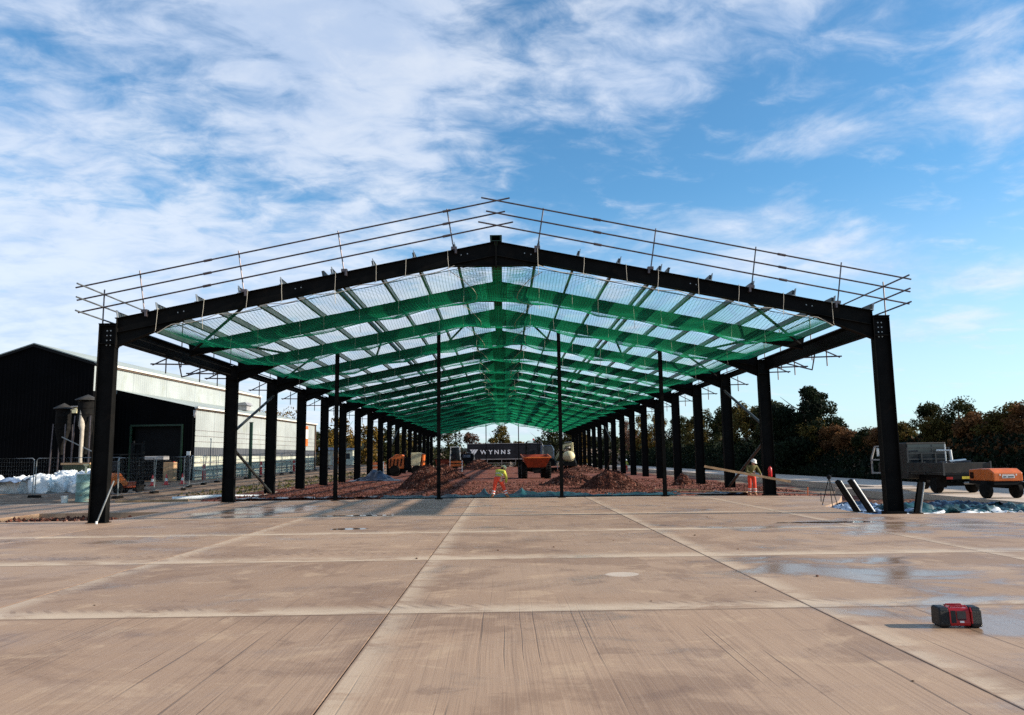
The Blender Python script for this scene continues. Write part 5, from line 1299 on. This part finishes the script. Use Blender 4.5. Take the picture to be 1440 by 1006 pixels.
def limbs(parent, h, spread, r, n, seed, mat='bark', frac=.9, bare=0):
    rd = random.Random(seed); mb = MB()
    top = (rd.uniform(-.2,.2), rd.uniform(-.2,.2), h*frac)
    mb.tube([(0,0,-.4), (rd.uniform(-.1,.1),0,h*.3), (rd.uniform(-.15,.15),rd.uniform(-.1,.1),h*.6), top], [r*1.25,r*.9,r*.55,r*.12], 8)
    o = mb.build('trunk', M[mat], parent, smooth=True)
    mb = MB()
    for k in range(n):
        z0 = h*rd.uniform(.18,.65); a = rd.random()*6.28; L = spread*rd.uniform(.5,.95)
        e = Vector((math.cos(a)*L, math.sin(a)*L, z0+h*rd.uniform(.12,.35))); m = Vector((math.cos(a)*L*.45, math.sin(a)*L*.45, z0+h*rd.uniform(.03,.12)))
        mb.tube([(0,0,z0), m, e], [r*.4,r*.25,r*.06], 5)
        for j in range(bare): 
            q = m.lerp(e, rd.uniform(.2,.9)); mb.tube([q, q+Vector((rd.uniform(-1,1),rd.uniform(-1,1),rd.uniform(.3,1.2)))*spread*.28], [r*.12,r*.03], 4)
    mb.build('limbs', M[mat], parent); return o
def broadleaf(p, h, w, mat, label, seed, n=26, per=95, size=.34, base=.25, trunk=True, cat='tree', name='tree', bare=0, group=None, zs=None):
    rd = random.Random(seed); z = H_ground(p[0], p[1]) if zs is None else zs
    t = tag(empty(name, (p[0], p[1], z)), label, cat, group)
    if trunk: limbs(t, h, w/2, .05+.022*h, 9, seed, bare=bare)
    cs = []; rs = []
    for k in range(n):
        a = rd.random()*6.28; u = rd.random()**.5; v = rd.uniform(-1, 1)
        x = math.cos(a)*u*math.sqrt(max(0,1-v*v*.8)); y = math.sin(a)*u*math.sqrt(max(0,1-v*v*.8))
        zz = h*(base+(1-base)*(.5+.46*v))
        cs.append((x*w/2*.85, y*w/2*.85, zz-.1*h*rd.random())); rs.append(w*rd.uniform(.10,.20)+.1)
    leaves('crown', M[mat], t, cs, rs, per, size); return t
def conifer(p, h, w, label, seed, mat='leaf_con', tiers=13, per=80, size=.42, cat='conifer', round_=.6):
    rd = random.Random(seed); t = tag(empty('conifer', (p[0], p[1], H_ground(*p))), label, cat)
    limbs(t, h, w*.3, .06+.02*h, 6, seed)
    cs = []; rs = []
    for i in range(tiers):
        f = (i+.3)/tiers; rr = w/2*(1-f)**round_*(.85 if i else .7)
        for k in range(max(1, int(9*(1-f)+1))):
            a = rd.random()*6.28; q = rr*rd.uniform(.35,1.08)
            cs.append((math.cos(a)*q, math.sin(a)*q, h*(.04+.93*f)+rd.uniform(-.2,.35))); rs.append(w*rd.uniform(.07,.13)+.15)
    leaves('crown', M[mat], t, cs, rs, per, size, 0, .9); return t
# big dark conifer and the planted bank on the right
conifer((27.6, 46.), 6.7, 7.8, 'large dark conifer rising above the bank right of the board worker', 3, 'leaf_con', 16, 300, .34, round_=.34)
conifer((29.8, 51.), 4.9, 4.2, 'lower dark conifer against the left flank of the large one', 4, 'leaf_con', 10, 90, .38, round_=.5)
bank_l = [
 ((27.6, 43.6), 3.5, 3.2, 'leaf_olive', 'yellow olive shrub on the bank just in front of the large conifer'),
 ((28.6, 42.3), 2.2, 3.0, 'leaf_rust', 'brown shrub on the bank at the right foot of the large conifer'),
 ((28.8, 39.0), 1.6, 3.2, 'leaf_rust', 'low rust brown shrub on the bank two along from the large conifer'),
 ((29.0, 36.8), 1.6, 2.6, 'leaf_dark', 'dark shrub on the bank just left of the near right column'),
 ((29.0, 34.2), 1.7, 3.0, 'leaf_rust', 'rust brown shrub on the bank behind the near right column'),
 ((29.2, 31.8), 1.7, 2.8, 'leaf_olive', 'olive brown shrub on the bank just right of the near right column'),
 ((29.8, 29.5), 2.9, 2.8, 'leaf_dark', 'dark leafy tree on the bank left of the round topped tree'),
 ((30.4, 27.0), 3.0, 3.6, 'leaf_dark', 'round topped dark tree on the bank above the truck bed'),
 ((29.0, 26.9), 1.9, 2.8, 'leaf_olive', 'olive green shrub on the bank in front of the round topped tree'),
 ((29.6, 23.6), 1.8, 2.8, 'leaf_rust', 'twiggy rust brown shrub on the bank above the compressor'),
 ((30.0, 21.8), 2.5, 3.0, 'leaf_olive', 'tall twiggy shrub on the bank at the frame edge'),
 ((30.4, 19.6), 2.4, 3.2, 'leaf_rust', 'brown shrub on the bank cut by the frame edge')]
for k, (p, h, w, m, lb) in enumerate(bank_l):
    broadleaf(p, h, w, m, lb, 20+k, 34, 170, .20, .03, True, 'shrub' if h < 3.6 else 'tree', 'shrub' if h < 3.6 else 'tree', bare=2)
def cover(name, n, fx, fy, mat, size, hmax, label=None, up=1.2):
    x = fx(n); y = fy(n); z = np.array([H_ground(a, b) for a, b in zip(x, y)])
    P = np.stack([x, y, z+RNG.random(n)*hmax], 1)
    o = leaves(name, M[mat], None, P, np.full(n, .12), 3, size, 0, up); o['kind'] = 'stuff'; return o
cover('bank_undergrowth', 15000, lambda n: RNG.uniform(25.0, 29.6, n), lambda n: 4+RNG.random(n)**1.1*62, 'leaf_con', .30, .8)
cover('bank_bracken', 3600, lambda n: RNG.uniform(27.6, 29.8, n), lambda n: 6+RNG.random(n)*44, 'leaf_rust', .32, .75)
cover('bank_undergrowth', 7000, lambda n: RNG.uniform(25.0, 30, n), lambda n: 60+RNG.random(n)*80, 'leaf_con', .5, 1.3)
# tree belt behind the right hand columns
rt = [((29.5, 62), 5.6, 4.2, 'leaf_dark', 'dark grey green tree seen between first and second right inner columns'),
      ((30.5, 72), 6.3, 4.4, 'leaf_olive', 'olive tree seen between second and third right inner columns'),
      ((30.5, 84), 6.5, 5.0, 'leaf_dark', 'pale leaved tree seen between third and fourth right inner columns'),
      ((30.5, 95), 6.7, 5.0, 'leaf_olive', 'olive tree top seen left of the right hand gable post'),
      ((30.0, 128), 8.2, 5.2, 'leaf_gold', 'golden tree top, the righthand of two seen between far right inner columns'),
      ((30.0, 141), 8.4, 5.0, 'leaf_gold', 'golden tree top, the farther of two seen between far right inner columns'),
      ((30.5, 111), 6.6, 5.5, 'leaf_dark', 'dark tree far behind the right inner columns'),
      ((29.5, 156), 8.0, 6.0, 'leaf_red', 'brown tree furthest along behind the right inner columns'),
      ((34.0, 72), 6.4, 5.0, 'leaf_dark', 'tall dark tree at the back of the belt by the bracing tubes'),
      ((34.0, 90), 6.8, 5.4, 'leaf_dark', 'tall dark tree at the back of the belt, farther than the bracing tubes')]
for k, (p, h, w, m, lb) in enumerate(rt): broadleaf(p, h, w, m, lb, 50+k, 34, 170, .36, .03)
# trees beyond the far end
ft = [((-11.5, 140), 9.4, 9.0, 'leaf_dark', 'dark olive tree behind the left end of the lettered trailer'),
      ((-6.6, 143), 8.2, 5.0, 'leaf_red', 'thin reddish tree behind the lettered trailer near its emblem'),
      ((-.4, 141), 8.9, 5.4, 'leaf_olive', 'pointed olive tree behind the middle of the lettered trailer'),
      ((4.0, 146), 6.2, 5., 'leaf_gold', 'low yellow tree right of the pointed olive one'),
      ((-3.6, 147), 5.8, 4., 'leaf_gold', 'low yellow tree left of the pointed olive one'),
      ((10.0, 138), 9.0, 10.5, 'leaf_dark', 'wide dark tree behind the dumper and excavator'),
      ((15.5, 136), 8.2, 6., 'leaf_gold', 'golden brown tree behind the white tank trailer'),
      ((20.5, 132), 7.6, 7., 'leaf_dark', 'dark tree behind the far right columns')]
for k, (p, h, w, m, lb) in enumerate(ft): broadleaf(p, h, w, m, lb, 70+k, 36, 90, .55, .03)
# trees on the left behind the shed and the columns
lt = [((-38.5, 108), 10.2, 11, 'leaf_gold', 'golden tree top showing above the pale shed roof'),
      ((-44.5, 112), 9.8, 9, 'leaf_gold', 'golden green tree top over the middle of the pale shed roof'),
      ((-32.0, 118), 7.0, 6, 'leaf_dark', 'dark tree at the far corner of the pale shed'),
      ((-27.0, 104), 7.6, 7, 'leaf_gold', 'golden tree seen just right of the fifth left inner column'),
      ((-23.5, 109), 6.6, 6.4, 'leaf_gold', 'yellow green tree seen between the sixth and seventh left inner columns'),
      ((-20.5, 114), 6.4, 5.4, 'leaf_dark', 'dark tree seen between the seventh and eighth left inner columns'),
      ((-19.0, 122), 6.9, 6.4, 'leaf_olive', 'olive tree seen between the far left columns'),
      ((-30.0, 98), 5.8, 4.2, 'leaf_dark', 'dark bush seen between the fourth and fifth left inner columns'),
      ((-27.5, 96), 3.4, 4., 'leaf_olive', 'low yellow bush before the golden tree, by the left gable post'),
      ((-16.5, 132), 7.4, 7, 'leaf_dark', 'dark tree at the far left corner of the frame')]
for k, (p, h, w, m, lb) in enumerate(lt): broadleaf(p, h, w, m, lb, 90+k, 32, 90, .5, .03)
t = tag(empty('site_cabin', (-24.5, 92, H_ground(-24.5, 92))), 'low site cabin with purple grey roof among the left trees', 'cabin')
MB().box(-2.4,2.4,-1.2,1.2,.1,2.3).build('wall', M['block'], t); MB().prism([(-2.6,2.301),(2.6,2.301),(2.6,2.55),(-2.6,2.75)],-1.35,1.35,'y').build('roof', M['bluesheet'], t); MB().box(-.5,.4,-1.23,-1.201,.15,2.1).build('door', M['timber'], t); MB().box(.9,2.0,-1.23,-1.201,1.0,1.8).build('window', M['glass'], t)
t = tag(empty('hazard_stand', (-21.6, 78, H_ground(-21.6, 78))), 'orange boards on a stand by the far corner of the pale wall', 'barrier')
mb = MB(); mb.box(-.6,.6,-.03,.03,.5,.8); mb.box(-.6,.6,-.03,.03,1.0,1.3); mb.build('board', M['orange'], t)
for x in (-.5,.5): MB().box(x-.04,x+.04,-.04,.04,0,1.5).build('leg', M['white'], t)
# weeds along the left columns and the foot of the fence
cover('weeds', 1500, lambda n: RNG.uniform(-17.5, -12.9, n), lambda n: 18+RNG.random(n)*50, 'leaf_grass', .16, .12)
# distant scrub
tag(cover('scrub', 3000, lambda n: RNG.uniform(-60, 70, n), lambda n: RNG.uniform(135, 190, n), 'leaf_dark', .9, 2.6), None, None)
